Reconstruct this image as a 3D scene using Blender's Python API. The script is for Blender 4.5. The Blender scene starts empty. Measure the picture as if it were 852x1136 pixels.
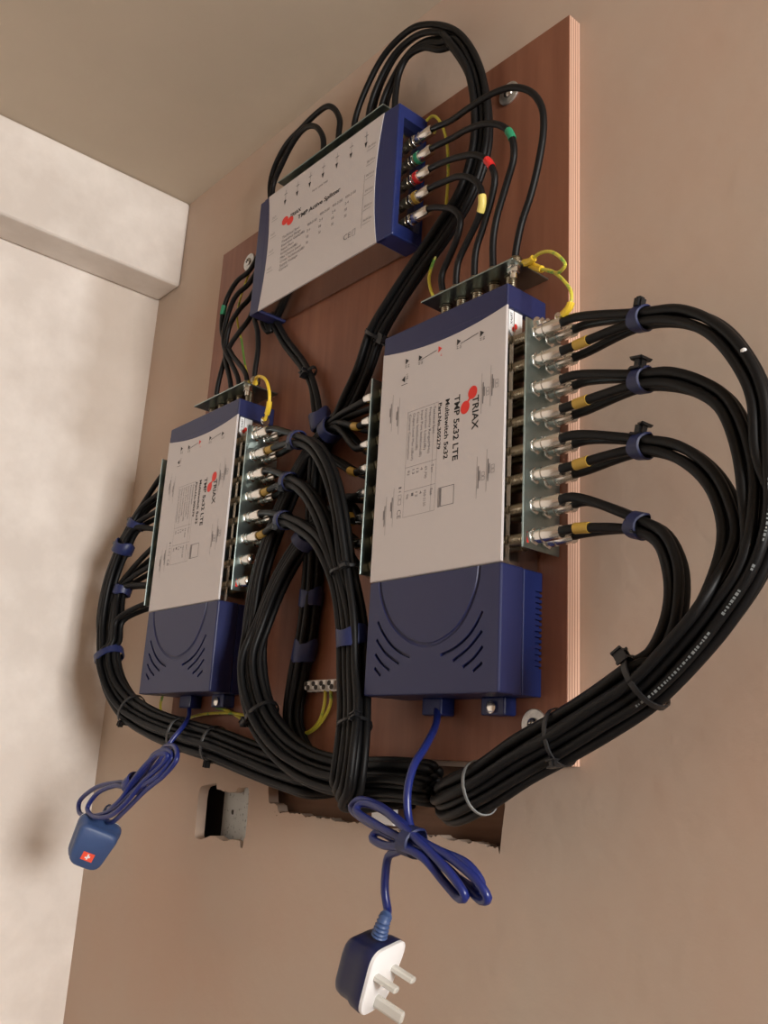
import bpy, bmesh, math, random
from mathutils import Vector, Matrix
random.seed(7)
SC = bpy.context.scene
COL = SC.collection
PI = math.pi
T = 0.015            # plywood thickness
Z0 = 1.6             # height of the plywood's bottom edge above the floor

# ------------------------------------------------------------------ camera geometry
F = 1030.385
AX = Vector((0.65657029, -0.16432118, -0.73614809))   # world X, Y, Z in (right, down, forward)
AY = Vector((0.7522035, 0.21475325, 0.6229534))
AZ = Vector((0.05572575, -0.96274586, 0.26460357))
CAM = Vector((0.42364843, -0.55444956, Z0 - 0.00786112))
def ray(u, v):
    r = Vector(((u - 426.) / F, (v - 568.) / F, 1.))
    return Vector((AX.dot(r), AY.dot(r), AZ.dot(r)))
def Q(u, v, h=0.):
    """point seen at photo pixel (u, v), h mm in front of the plywood's face"""
    r = ray(u, v); y = -(T + h / 1000.)
    return CAM + r * ((y - CAM.y) / r.y)
def W(x, h, z):
    return Vector((x / 1000., -(T + h / 1000.), Z0 + z / 1000.))

# ------------------------------------------------------------------ materials
def mat(name, col, rough=.5, metal=0., spec=.5, noise=None, bump=None, coat=0.):
    m = bpy.data.materials.new(name); m.use_nodes = True
    nt = m.node_tree; b = nt.nodes['Principled BSDF']
    b.inputs['Base Color'].default_value = (*col, 1)
    b.inputs['Roughness'].default_value = rough
    b.inputs['Metallic'].default_value = metal
    b.inputs['Specular IOR Level'].default_value = spec
    b.inputs['Coat Weight'].default_value = coat
    tc = nt.nodes.new('ShaderNodeTexCoord')
    if noise:
        sc, c2, lo, hi, stretch = noise
        mp = nt.nodes.new('ShaderNodeMapping'); mp.inputs['Scale'].default_value = stretch
        nt.links.new(tc.outputs['Object'], mp.inputs[0])
        n = nt.nodes.new('ShaderNodeTexNoise'); n.inputs['Scale'].default_value = sc
        n.inputs['Detail'].default_value = 6; n.inputs['Roughness'].default_value = .6
        nt.links.new(mp.outputs[0], n.inputs['Vector'])
        r = nt.nodes.new('ShaderNodeValToRGB')
        r.color_ramp.elements[0].position = lo; r.color_ramp.elements[0].color = (*col, 1)
        r.color_ramp.elements[1].position = hi; r.color_ramp.elements[1].color = (*c2, 1)
        nt.links.new(n.outputs['Fac'], r.inputs[0]); nt.links.new(r.outputs[0], b.inputs['Base Color'])
    if bump:
        sc, st, dist = bump
        n2 = nt.nodes.new('ShaderNodeTexNoise'); n2.inputs['Scale'].default_value = sc; n2.inputs['Detail'].default_value = 5
        nt.links.new(tc.outputs['Object'], n2.inputs['Vector'])
        bp = nt.nodes.new('ShaderNodeBump'); bp.inputs['Strength'].default_value = st; bp.inputs['Distance'].default_value = dist
        nt.links.new(n2.outputs['Fac'], bp.inputs['Height']); nt.links.new(bp.outputs[0], b.inputs['Normal'])
    return m
U3 = (1, 1, 1)
M = {}
M['plaster'] = mat('bare_plaster', (.53, .39, .305), .9, noise=(3.5, (.53, .44, .36), .35, .7, U3), bump=(60, .25, .002), spec=.15)
M['plaster_left'] = mat('skimmed_plaster', (.70, .635, .575), .9, noise=(9, (.82, .76, .70), .40, .64, U3), bump=(40, .3, .002), spec=.15)
def corner_patch(m):  # mixes in a browner tone towards the back corner, on the upper part only
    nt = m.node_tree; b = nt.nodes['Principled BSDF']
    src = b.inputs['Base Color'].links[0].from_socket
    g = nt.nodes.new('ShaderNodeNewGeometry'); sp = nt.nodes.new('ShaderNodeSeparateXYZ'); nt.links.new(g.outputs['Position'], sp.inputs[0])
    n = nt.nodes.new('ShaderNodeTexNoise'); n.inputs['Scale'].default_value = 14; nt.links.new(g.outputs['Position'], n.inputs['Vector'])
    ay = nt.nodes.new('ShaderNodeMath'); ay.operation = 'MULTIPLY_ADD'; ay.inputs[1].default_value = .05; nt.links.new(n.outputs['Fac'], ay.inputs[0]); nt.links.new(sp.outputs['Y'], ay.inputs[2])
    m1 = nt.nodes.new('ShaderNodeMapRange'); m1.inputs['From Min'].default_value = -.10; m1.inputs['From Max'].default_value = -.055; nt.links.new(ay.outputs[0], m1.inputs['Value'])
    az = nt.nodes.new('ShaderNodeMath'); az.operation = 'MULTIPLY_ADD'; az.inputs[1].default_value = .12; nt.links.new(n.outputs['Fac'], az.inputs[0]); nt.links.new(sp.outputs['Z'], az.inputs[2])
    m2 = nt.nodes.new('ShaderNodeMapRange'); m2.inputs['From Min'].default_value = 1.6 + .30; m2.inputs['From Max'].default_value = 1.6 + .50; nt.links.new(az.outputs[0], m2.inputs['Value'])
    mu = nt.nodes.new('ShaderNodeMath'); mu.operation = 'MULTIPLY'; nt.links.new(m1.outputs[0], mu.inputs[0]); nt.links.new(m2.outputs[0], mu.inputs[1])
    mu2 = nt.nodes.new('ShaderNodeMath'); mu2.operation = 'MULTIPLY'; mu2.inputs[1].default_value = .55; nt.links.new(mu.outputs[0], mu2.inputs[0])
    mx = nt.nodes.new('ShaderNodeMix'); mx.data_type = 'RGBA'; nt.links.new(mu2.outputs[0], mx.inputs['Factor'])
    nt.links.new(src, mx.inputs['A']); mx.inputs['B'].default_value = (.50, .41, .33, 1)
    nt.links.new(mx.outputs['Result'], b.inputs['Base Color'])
M['plaster_wall_left'] = mat('skimmed_plaster_browner_near_corner', (.74, .675, .615), .9, noise=(9, (.86, .80, .74), .40, .64, U3), bump=(40, .3, .002), spec=.15)
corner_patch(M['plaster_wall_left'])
M['ceiling'] = mat('ceiling_plaster', (.53, .45, .355), .9, noise=(3, (.59, .505, .405), .35, .7, U3), bump=(60, .2, .002), spec=.15)
M['floorm'] = mat('floor_screed', (.30, .27, .24), .8)
M['ply'] = mat('plywood_face', (.185, .068, .038), .45, noise=(9, (.30, .125, .072), .3, .75, (5, 1, .35)), bump=(120, .12, .0006), spec=.35)
M['batten'] = mat('rough_batten', (.17, .085, .05), .8, noise=(12, (.27, .15, .09), .3, .7, (.4, 1, 6)), bump=(80, .5, .002))
M['blue'] = mat('navy_plastic', (.013, .018, .080), .42, noise=None, bump=(900, .10, .0002))
M['blue_side'] = mat('royal_blue_plastic', (.009, .020, .115), .38, bump=(900, .06, .0002))
M['label'] = mat('label_silver_white', (.60, .56, .55), .42, bump=(700, .03, .0002))
M['ink'] = mat('black_ink', (.02, .02, .022), .6)
M['grey_ink'] = mat('grey_ink', (.17, .16, .17), .6)
M['red'] = mat('red_ink', (.78, .03, .02), .5)
M['chrome'] = mat('polished_zinc', (.52, .51, .49), .16, 1., bump=(200, .05, .0004))
M['nickel'] = mat('nickel_plate', (.80, .79, .75), .2, 1.)
M['galv'] = mat('galvanised_sheet', (.30, .38, .37), .30, 1., noise=(60, (.37, .45, .44), .35, .65, U3))
M['port'] = mat('shaded_brass_nickel', (.34, .30, .22), .3, 1.)  # ports and top plugs: brassy metal, darkened in its colour for the plates' shade
M['rubber'] = mat('black_pvc', (.0045, .0045, .005), .48, bump=(400, .08, .0003), spec=.24)
M['bluepvc'] = mat('blue_pvc', (.012, .022, .15), .3)
M['bluetape'] = mat('blue_tape', (.012, .020, .085), .45, bump=(300, .3, .0006))
M['blacktie'] = mat('black_nylon', (.007, .007, .008), .4)
M['yellow'] = mat('yellow_pvc', (.80, .55, .04), .4)
M['yg'] = mat('earth_yellow_green', (.62, .56, .06), .4, noise=(25, (.16, .36, .06), .52, .56, (1, 1, 1)))
M['ytape'] = mat('yellow_marker', (.50, .32, .05), .5)
M['greentape'] = mat('green_tape', (.02, .25, .12), .45)
M['redtape'] = mat('red_tape', (.65, .02, .02), .45)
M['paleyellow'] = mat('pale_yellow_tape', (.75, .62, .16), .45)
M['white'] = mat('white_plastic', (.86, .86, .86), .35)
M['pinwhite'] = mat('clear_plastic_sleeve', (.78, .76, .70), .25)
M['pinwhite'].node_tree.nodes['Principled BSDF'].inputs['Transmission Weight'].default_value = .35
M['washer'] = mat('zinc_washer', (.62, .62, .60), .38, .85, noise=(150, (.42, .42, .41), .4, .65, U3))
M['plugblue'] = mat('plug_navy', (.045, .085, .21), .45, bump=(900, .1, .0002))
M['plugdark'] = mat('plug_dark_navy', (.012, .015, .055), .35)
M['backbox'] = mat('speckled_back_box', (.86, .88, .86), .6, 0., noise=(190, (.13, .14, .13), .60, .66, U3))
M['dark'] = mat('dark_cavity', (.05, .045, .042), .9)
M['dust'] = mat('dusty_plaster_edge', (.26, .19, .14), .95, noise=(160, (.07, .05, .04), .42, .6, U3), bump=(90, 1, .004))
M['sky'] = mat('white_paint', (.8, .8, .8), .5)
M['orange'] = mat('orange_red_sticker', (.90, .10, .05), .4)
M['glass'] = mat('window_glass', (1, 1, 1), .02); M['glass'].node_tree.nodes['Principled BSDF'].inputs['Transmission Weight'].default_value = 1.

def ply_edge():
    m = bpy.data.materials.new('plywood_edge'); m.use_nodes = True
    nt = m.node_tree; b = nt.nodes['Principled BSDF']; b.inputs['Roughness'].default_value = .7
    tc = nt.nodes.new('ShaderNodeTexCoord'); sx = nt.nodes.new('ShaderNodeSeparateXYZ')
    nt.links.new(tc.outputs['Object'], sx.inputs[0])
    mr = nt.nodes.new('ShaderNodeMapRange'); mr.inputs['From Min'].default_value = -T / 2; mr.inputs['From Max'].default_value = T / 2
    nt.links.new(sx.outputs['Y'], mr.inputs['Value'])
    n = nt.nodes.new('ShaderNodeTexNoise'); n.inputs['Scale'].default_value = 40
    nt.links.new(tc.outputs['Object'], n.inputs['Vector'])
    ad = nt.nodes.new('ShaderNodeMath'); ad.operation = 'MULTIPLY_ADD'; ad.inputs[1].default_value = .05
    nt.links.new(n.outputs['Fac'], ad.inputs[0]); nt.links.new(mr.outputs[0], ad.inputs[2])
    r = nt.nodes.new('ShaderNodeValToRGB'); cr = r.color_ramp; cr.interpolation = 'LINEAR'
    light = (.60, .385, .28, 1); dk = (.33, .175, .115, 1)
    cr.elements[0].position = 0; cr.elements[0].color = dk
    cr.elements[1].position = 1; cr.elements[1].color = light
    for i in range(1, 10):
        c0 = light if i % 2 else dk
        p = i / 10
        e = cr.elements.new(p - .025 if i % 2 == 0 else p - .045); e.color = c0
        e = cr.elements.new(p + .025 if i % 2 == 0 else p + .045); e.color = c0
    nt.links.new(ad.outputs[0], r.inputs[0]); nt.links.new(r.outputs[0], b.inputs['Base Color'])
    return m
M['plyedge'] = ply_edge()

# ------------------------------------------------------------------ object helpers
ORG = {}
def tag(o, label=None, cat=None, group=None, kind=None):
    if label: o['label'] = label
    if cat: o['category'] = cat
    if group: o['group'] = group
    if kind: o['kind'] = kind
    return o
def empty(name, loc, label, cat, group=None):
    o = bpy.data.objects.new(name, None); COL.objects.link(o); o.location = loc; o.empty_display_size = .02
    ORG[o] = Vector(loc); return tag(o, label, cat, group)
def obj(name, bm, m, parent=None, smooth=False, angle=35):
    """link a bmesh given in world coordinates as one object"""
    if parent is None:
        vs = [v.co for v in bm.verts]
        c = Vector([(min(v[i] for v in vs) + max(v[i] for v in vs)) / 2 for i in range(3)])
    else:
        c = ORG[parent]
    bmesh.ops.translate(bm, verts=bm.verts, vec=-c)
    me = bpy.data.meshes.new(name); bm.to_mesh(me); bm.free()
    if smooth:
        me.polygons.foreach_set('use_smooth', [True] * len(me.polygons))
        if angle: me.set_sharp_from_angle(angle=math.radians(angle))
    o = bpy.data.objects.new(name, me); COL.objects.link(o)
    for x in (m if isinstance(m, (list, tuple)) else [m]): me.materials.append(x)
    if parent is None: o.location = c
    else: o.parent = parent
    ORG[o] = c
    return o
def box(bm, lo, hi, bev=0., seg=2, mi=0):
    lo = Vector(lo); hi = Vector(hi)
    r = bmesh.ops.create_cube(bm, size=1.)
    vs = r['verts']
    for v in vs: v.co = Vector([(lo[i] + hi[i]) / 2 + v.co[i] * abs(hi[i] - lo[i]) for i in range(3)])
    if bev:
        es = {e for v in vs for e in v.link_edges}
        bmesh.ops.bevel(bm, geom=list(es), offset=bev, segments=seg, profile=.5, affect='EDGES')
    return bm
def wbox(bm, x0, x1, h0, h1, z0, z1, bev=0., seg=2):
    a, b = W(x0, h0, z0), W(x1, h1, z1)
    return box(bm, [min(a[i], b[i]) for i in range(3)], [max(a[i], b[i]) for i in range(3)], bev / 1000., seg)
def new(): return bmesh.new()
def frame(t, up=Vector((0, -1, 0))):
    t = t.normalized(); n = t.cross(up)
    if n.length < .05: n = t.cross(Vector((1, 0, 0)))
    n.normalize(); return t, n, n.cross(t)
def catmull(P, step=.006):
    P = [Vector(p) for p in P]
    P = [p for i, p in enumerate(P) if i == 0 or (p - P[i - 1]).length > 1e-5]
    E = [P[0] * 2 - P[1]] + P + [P[-1] * 2 - P[-2]]
    out = []
    for i in range(1, len(E) - 2):
        p0, p1, p2, p3 = E[i - 1:i + 3]
        d1 = max((p1 - p0).length ** .5, 1e-4); d2 = max((p2 - p1).length ** .5, 1e-4); d3 = max((p3 - p2).length ** .5, 1e-4)
        t0, t1 = 0, d1; t2 = t1 + d2; t3 = t2 + d3
        n = max(2, int((p2 - p1).length / step) + 1)
        for k in range(n):
            t = t1 + (t2 - t1) * k / n
            A1 = p0 * ((t1 - t) / (t1 - t0)) + p1 * ((t - t0) / (t1 - t0))
            A2 = p1 * ((t2 - t) / (t2 - t1)) + p2 * ((t - t1) / (t2 - t1))
            A3 = p2 * ((t3 - t) / (t3 - t2)) + p3 * ((t - t2) / (t3 - t2))
            B1 = A1 * ((t2 - t) / (t2 - t0)) + A2 * ((t - t0) / (t2 - t0))
            B2 = A2 * ((t3 - t) / (t3 - t1)) + A3 * ((t - t1) / (t3 - t1))
            out.append(B1 * ((t2 - t) / (t2 - t1)) + B2 * ((t - t1) / (t2 - t1)))
    out.append(P[-1]); return out
def tube(bm, pts, r, sides=10, caps=True, rfun=None):
    n = len(pts); rings = []
    tn = [(pts[min(i + 1, n - 1)] - pts[max(i - 1, 0)]).normalized() for i in range(n)]
    nn = tn[0].orthogonal().normalized()
    for i in range(n):
        if i:
            nn = nn - tn[i] * nn.dot(tn[i])
            nn = nn.normalized() if nn.length > 1e-6 else tn[i].orthogonal().normalized()
        b = tn[i].cross(nn); rr = rfun(i / (n - 1)) if rfun else r
        rings.append([bm.verts.new(pts[i] + (nn * math.cos(2 * PI * k / sides) + b * math.sin(2 * PI * k / sides)) * rr) for k in range(sides)])
    for i in range(n - 1):
        for k in range(sides):
            bm.faces.new((rings[i][k], rings[i][(k + 1) % sides], rings[i + 1][(k + 1) % sides], rings[i + 1][k]))
    if caps:
        bm.faces.new(list(reversed(rings[0]))); bm.faces.new(rings[-1])
    return bm
def lathe(bm, prof, o, ax, segs=14, hexa=()):
    """profile [(distance along ax, radius)]; section indices in hexa get six flats"""
    ax = Vector(ax).normalized(); n = ax.orthogonal().normalized(); b = ax.cross(n)
    rings = []
    for (t, r) in prof:
        rings.append([bm.verts.new(o + ax * t + (n * math.cos(2 * PI * k / segs) + b * math.sin(2 * PI * k / segs)) * r) for k in range(segs)])
    for i in range(len(rings) - 1):
        for k in range(segs):
            bm.faces.new((rings[i][k], rings[i][(k + 1) % segs], rings[i + 1][(k + 1) % segs], rings[i + 1][k]))
    bm.faces.new(list(reversed(rings[0]))); bm.faces.new(rings[-1])
    return bm
def hexnut(bm, o, ax, t0, t1, r):
    lathe(bm, [(t0, r * .9), (t0 + .0004, r), (t1 - .0004, r), (t1, r * .9)], o, ax, 6)
def prism(bm, poly, d):
    """poly: world points of a planar outline, d: extrusion vector"""
    a = [bm.verts.new(p) for p in poly]; b = [bm.verts.new(p + d) for p in poly]
    n = len(a)
    bm.faces.new(a); bm.faces.new(list(reversed(b)))
    for i in range(n): bm.faces.new((a[i], b[i], b[(i + 1) % n], a[(i + 1) % n]))
    bmesh.ops.recalc_face_normals(bm, faces=bm.faces)
    return bm
def cut(o, cbm):
    """boolean-subtract a world-space bmesh from object o and keep only the result mesh"""
    bmesh.ops.translate(cbm, verts=cbm.verts, vec=-ORG[o])
    bmesh.ops.recalc_face_normals(cbm, faces=cbm.faces)
    me = bpy.data.meshes.new('tmp'); cbm.to_mesh(me); cbm.free()
    c = bpy.data.objects.new('tmp', me); COL.objects.link(c)
    par, loc = o.parent, o.location.copy(); o.parent = None; o.location = (0, 0, 0)
    md = o.modifiers.new('b', 'BOOLEAN'); md.operation = 'DIFFERENCE'; md.solver = 'EXACT'; md.object = c
    bpy.context.view_layer.update()
    dg = bpy.context.evaluated_depsgraph_get()
    res = bpy.data.meshes.new_from_object(o.evaluated_get(dg))
    o.modifiers.clear()
    if len(res.polygons) > 10: o.data = res
    o.parent = par; o.location = loc
    bpy.data.objects.remove(c)
FONTC = {}
def text_data(s, bold):
    if (s, bold) in FONTC: return FONTC[(s, bold)]
    cu = bpy.data.curves.new('txt', 'FONT'); cu.body = s; cu.size = 1.; cu.resolution_u = 3
    if bold: cu.offset = .02
    o = bpy.data.objects.new('txt', cu); COL.objects.link(o)
    bpy.context.view_layer.update()
    me = bpy.data.meshes.new_from_object(o.evaluated_get(bpy.context.evaluated_depsgraph_get()))
    vs = [v.co.copy() for v in me.vertices]; fs = [list(p.vertices) for p in me.polygons]
    bpy.data.objects.remove(o)
    FONTC[(s, bold)] = (vs, fs); return vs, fs
def text(bm, s, org, d, up, length, height, bold=False, lift=0.00012):
    """write s from org along unit d; cap height along unit up; stretched to length"""
    vs, fs = text_data(s, bold)
    if not vs: return
    x0 = min(v.x for v in vs); x1 = max(v.x for v in vs); y1 = .70
    nrm = d.cross(up).normalized() * lift
    nv = [bm.verts.new(org + d * ((v.x - x0) / (x1 - x0) * length) + up * (v.y / y1 * height) + nrm) for v in vs]
    for f in fs:
        try: bm.faces.new([nv[i] for i in f])
        except ValueError: pass
def strip(bm, a, b, w, up, n, lift=.00012):
    s = up * (w / 2); k = n * lift
    bm.faces.new([bm.verts.new(a - s + k), bm.verts.new(b - s + k), bm.verts.new(b + s + k), bm.verts.new(a + s + k)])
def ellipse(bm, c, ra, rb, d, up, lift, n=24):
    nrm = d.cross(up).normalized() * lift
    bm.faces.new([bm.verts.new(c + d * (ra * math.cos(2 * PI * k / n)) + up * (rb * math.sin(2 * PI * k / n)) + nrm) for k in range(n)])

# ------------------------------------------------------------------ the room
def struct(name, bm, m): return tag(obj(name, bm, m), kind='structure')
XL, XR, YF, ZC = -.790, 2.3, -3.0, Z0 + .7953
# back wall with the two openings knocked through the plaster
def zpix(u, v):
    r = ray(u, v); p = CAM + r * (-CAM.y / r.y); return (p.x, p.z)
hole = [(185,152),(285,130),(287,180),(318,186),(340,200),(350,183),(364,202),(400,208),(440,200),(455,170),(535,166),(541,200),(528,400),(512,560),(500,572),(490,645),(470,642),(464,590),(436,582),(400,575),(372,588),(340,590),(312,578),(290,565),(268,548),(235,548),(205,562),(160,578),(120,568),(112,545),(116,500),(128,380),(140,250),(150,190),(165,160)]
hole = [zpix(200 + x / 7.1, 850 + y / 7.1) for x, y in hole]
random.seed(3)
slot = [(-.385, Z0 - .004)]
n = 120
slot += [(-.387 + random.uniform(-.002, .002), Z0 - .02), (-.3865, Z0 - .036), (-.384, Z0 - .047)]
for i in range(n):
    x = -.382 + (.305) * i / (n - 1)
    slot.append((x, Z0 - .055 - .006 * i / (n - 1) + random.uniform(-.0011, .0011) + .0012 * math.sin(i * .55) * math.sin(i * .21) + (.006 if i < 6 else 0)))
slot += [(-.0745, Z0 - .066), (-.0725, Z0 - .048), (-.070, Z0 - .031), (-.073, Z0 - .02), (-.071, Z0 - .004)]
cu = bpy.data.curves.new('wall', 'CURVE'); cu.dimensions = '2D'; cu.fill_mode = 'BOTH'; cu.extrude = .006
for poly in ([(XL, 0), (XR, 0), (XR, ZC), (XL, ZC)], hole, slot):
    sp = cu.splines.new('POLY'); sp.points.add(len(poly) - 1); sp.use_cyclic_u = True
    for p, q in zip(sp.points, poly): p.co = (q[0], q[1], 0, 1)
tmp = bpy.data.objects.new('wall', cu); COL.objects.link(tmp); bpy.context.view_layer.update()
me = bpy.data.meshes.new_from_object(tmp.evaluated_get(bpy.context.evaluated_depsgraph_get()))
bpy.data.objects.remove(tmp)
bm = new(); bm.from_mesh(me)
for v in bm.verts: v.co = Vector((v.co.x, .006 - v.co.z, v.co.y))
bmesh.ops.recalc_face_normals(bm, faces=bm.faces)
struct('wall_back', bm, M['plaster'])
# masonry behind the plaster, with the chase and the back-box recess
bm = new(); box(bm, (XL, .0375, 0), (XR, .12, ZC))
struct('wall_back_masonry', bm, M['dark'])
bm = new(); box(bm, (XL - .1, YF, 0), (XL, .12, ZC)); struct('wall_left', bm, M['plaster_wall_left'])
bm = new(); box(bm, (XL, YF, Z0 + .656), (-.7245, 0, ZC), .005, 3); struct('trim_1', bm, M['plaster_left'])
bm = new(); box(bm, (XL - .1, YF - .1, ZC), (XR + .1, .12, ZC + .08)); struct('ceiling', bm, M['ceiling'])
bm = new(); box(bm, (XL - .1, YF - .1, -.08), (XR + .1, .12, 0)); struct('floor', bm, M['floorm'])
bm = new(); box(bm, (XL - .1, YF - .1, 0), (XR + .1, YF, ZC)); struct('wall_front', bm, M['plaster'])
# right wall with its window
wy0, wy1, wz0, wz1 = -.92, -.14, 1.45, 2.2
bm = new()
box(bm, (XR, YF, 0), (XR + .1, wy0, ZC)); box(bm, (XR, wy1, 0), (XR + .1, .12, ZC))
box(bm, (XR, wy0, 0), (XR + .1, wy1, wz0)); box(bm, (XR, wy0, wz1), (XR + .1, wy1, ZC))
struct('wall_right', bm, M['plaster'])
bm = new()
for a, b in (((wy0, wz0), (wy0 + .05, wz1)), ((wy1 - .05, wz0), (wy1, wz1)), ((wy0, wz0), (wy1, wz0 + .05)), ((wy0, wz1 - .05), (wy1, wz1)), ((-.54, wz0), (-.51, wz1))):
    box(bm, (XR + .03, a[0], a[1]), (XR + .07, b[0], b[1]), .004)
struct('window_1', bm, M['sky'])

# things inside the openings
bm = new()
ring0 = []; ring1 = []
for k in range(11):
    f = k / 10
    dep = 30 - 28.5 * min(1, f * 1.25) ** 1.1
    p0 = Q(243 + 36 * f, 945, -(15 + dep)); p1 = Q(243 + 36 * f, 868, -(15 + dep))
    ring0.append(bm.verts.new(Vector((p0.x, p0.y, Z0 - .100)))); ring1.append(bm.verts.new(Vector((p0.x, p0.y, Z0 - .022))))
for k in range(10): bm.faces.new((ring0[k], ring0[k + 1], ring1[k + 1], ring1[k]))
r = bmesh.ops.solidify(bm, geom=bm.faces[:], thickness=.0012)
bb = tag(obj('metal_back_box', bm, M['backbox'], smooth=True), 'speckled grey metal back box showing inside the square hole in the wall', 'back box')
hp = Q(200 + 418 / 7.1, 850 + 362 / 7.1, -(15 + 20))
bm = new(); lathe(bm, [(0, .0026), (.004, .0026)], Vector((hp.x, hp.y - .001, hp.z)), (0, 1, 0)); obj('screw_hole', bm, M['dark'], bb)
bm = new(); box(bm, (-.42, .022, Z0 - .09), (-.03, .037, Z0 + .03), .001)
tag(obj('timber_batten', bm, M['batten']), 'rough brown timber behind the long slot in the wall below the plywood', 'batten')
# ragged dusty plaster crust along the slot's lower edge
bm = new(); random.seed(11)
for i in range(150):
    f = i / 149; x = -.384 + .308 * f
    c = Vector((x + random.uniform(-.002, .002), random.uniform(.001, .010), Z0 - .057 - .006 * f + random.uniform(-.003, .001)))
    m4 = Matrix.Translation(c) @ Matrix.Rotation(random.random() * 6, 4, 'X') @ Matrix.Diagonal((random.uniform(.9, 2.2), 1, random.uniform(.5, 1), 1))
    bmesh.ops.create_icosphere(bm, subdivisions=1, radius=random.uniform(.0008, .0022), matrix=m4)
o = obj('plaster_crumbs', bm, M['dust']); tag(o, 'crumbled plaster along the bottom of the long wall slot', 'plaster crumbs', kind='stuff')
a = Q(407, 903, -14); bm = new()
box(bm, (a.x, .004, Z0 - .056), (a.x + .030, .009, Z0 - .02), .001)
tag(obj('plastic_trunking', bm, M['white']), 'short pale plastic strip in the wall slot behind the blue mains lead', 'trunking')

# ------------------------------------------------------------------ plywood backboard
bm = new(); wbox(bm, -577, 0, -15, 0, 0, 641, .5, 1)
for f in bm.faces:
    n_ = f.normal
    f.material_index = 0 if abs(n_.y) > .7 else 1
bd = obj('plywood_board', bm, [M['ply'], M['plyedge']])
tag(bd, 'reddish brown plywood backboard fixed flat on the bare plaster wall', 'board')
def washer(u, v, label):
    c = Q(u, v, 0)
    bm = new(); lathe(bm, [(0, .0115), (.0012, .0115), (.0016, .011)], c, (0, -1, 0), 28)
    w = tag(obj('washer', bm, M['washer'], smooth=True), label, 'washer', 'penny washers with screws on the plywood')
    bm = new(); lathe(bm, [(.0016, .0052), (.003, .0048), (.0042, .0028)], c, (0, -1, 0), 16)
    s = obj('screw_head', bm, M['chrome'], w, smooth=True)
    bm = new(); box(bm, c + Vector((-.003, -.0045, -.0005)), c + Vector((.003, -.0041, .0005))); box(bm, c + Vector((-.0005, -.0045, -.003)), c + Vector((.0005, -.0041, .003)))
    obj('cross_recess', bm, M['dark'], s)
washer(565, 104, 'round zinc washer and screw at the top right of the plywood')
washer(277, 291, 'round zinc washer and screw at the top left edge of the plywood')
washer(593, 804, 'round zinc washer and screw low down by the plywood right edge')

# ------------------------------------------------------------------ connectors
YB = Vector((0, -1, 0))
def port_bm(bm, o, ax, l0, l1):
    lathe(bm, [(0, .0052), (.001, .0052)], o, ax, 14)
    prof = []; k = 0; t = .001
    while t < l1 - .0006:
        prof.append((t, .0047 if k % 2 else .0043)); t += .0009; k += 1
    prof.append((l1, .0045)); lathe(bm, prof, o, ax, 12)
    if l0: hexnut(bm, o, ax, l0 - .0022, l0 - .0001, .0062)
def plug_bm(bm, o, ax, length=.027):
    hexnut(bm, o, ax, 0, .0032, .0066)
    lathe(bm, [(.003, .0045), (.006, .0045), (.0062, .0056), (.0105, .0056), (.0107, .0048), (.012, .0048), (.0122, .0053), (length - .001, .0053), (length, .0046)], o, ax, 16)
def connector(parent, o, ax, length=.027):
    bm = new(); plug_bm(bm, o, ax, length); return obj('connector', bm, M['nickel'], parent, smooth=True)

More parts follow.
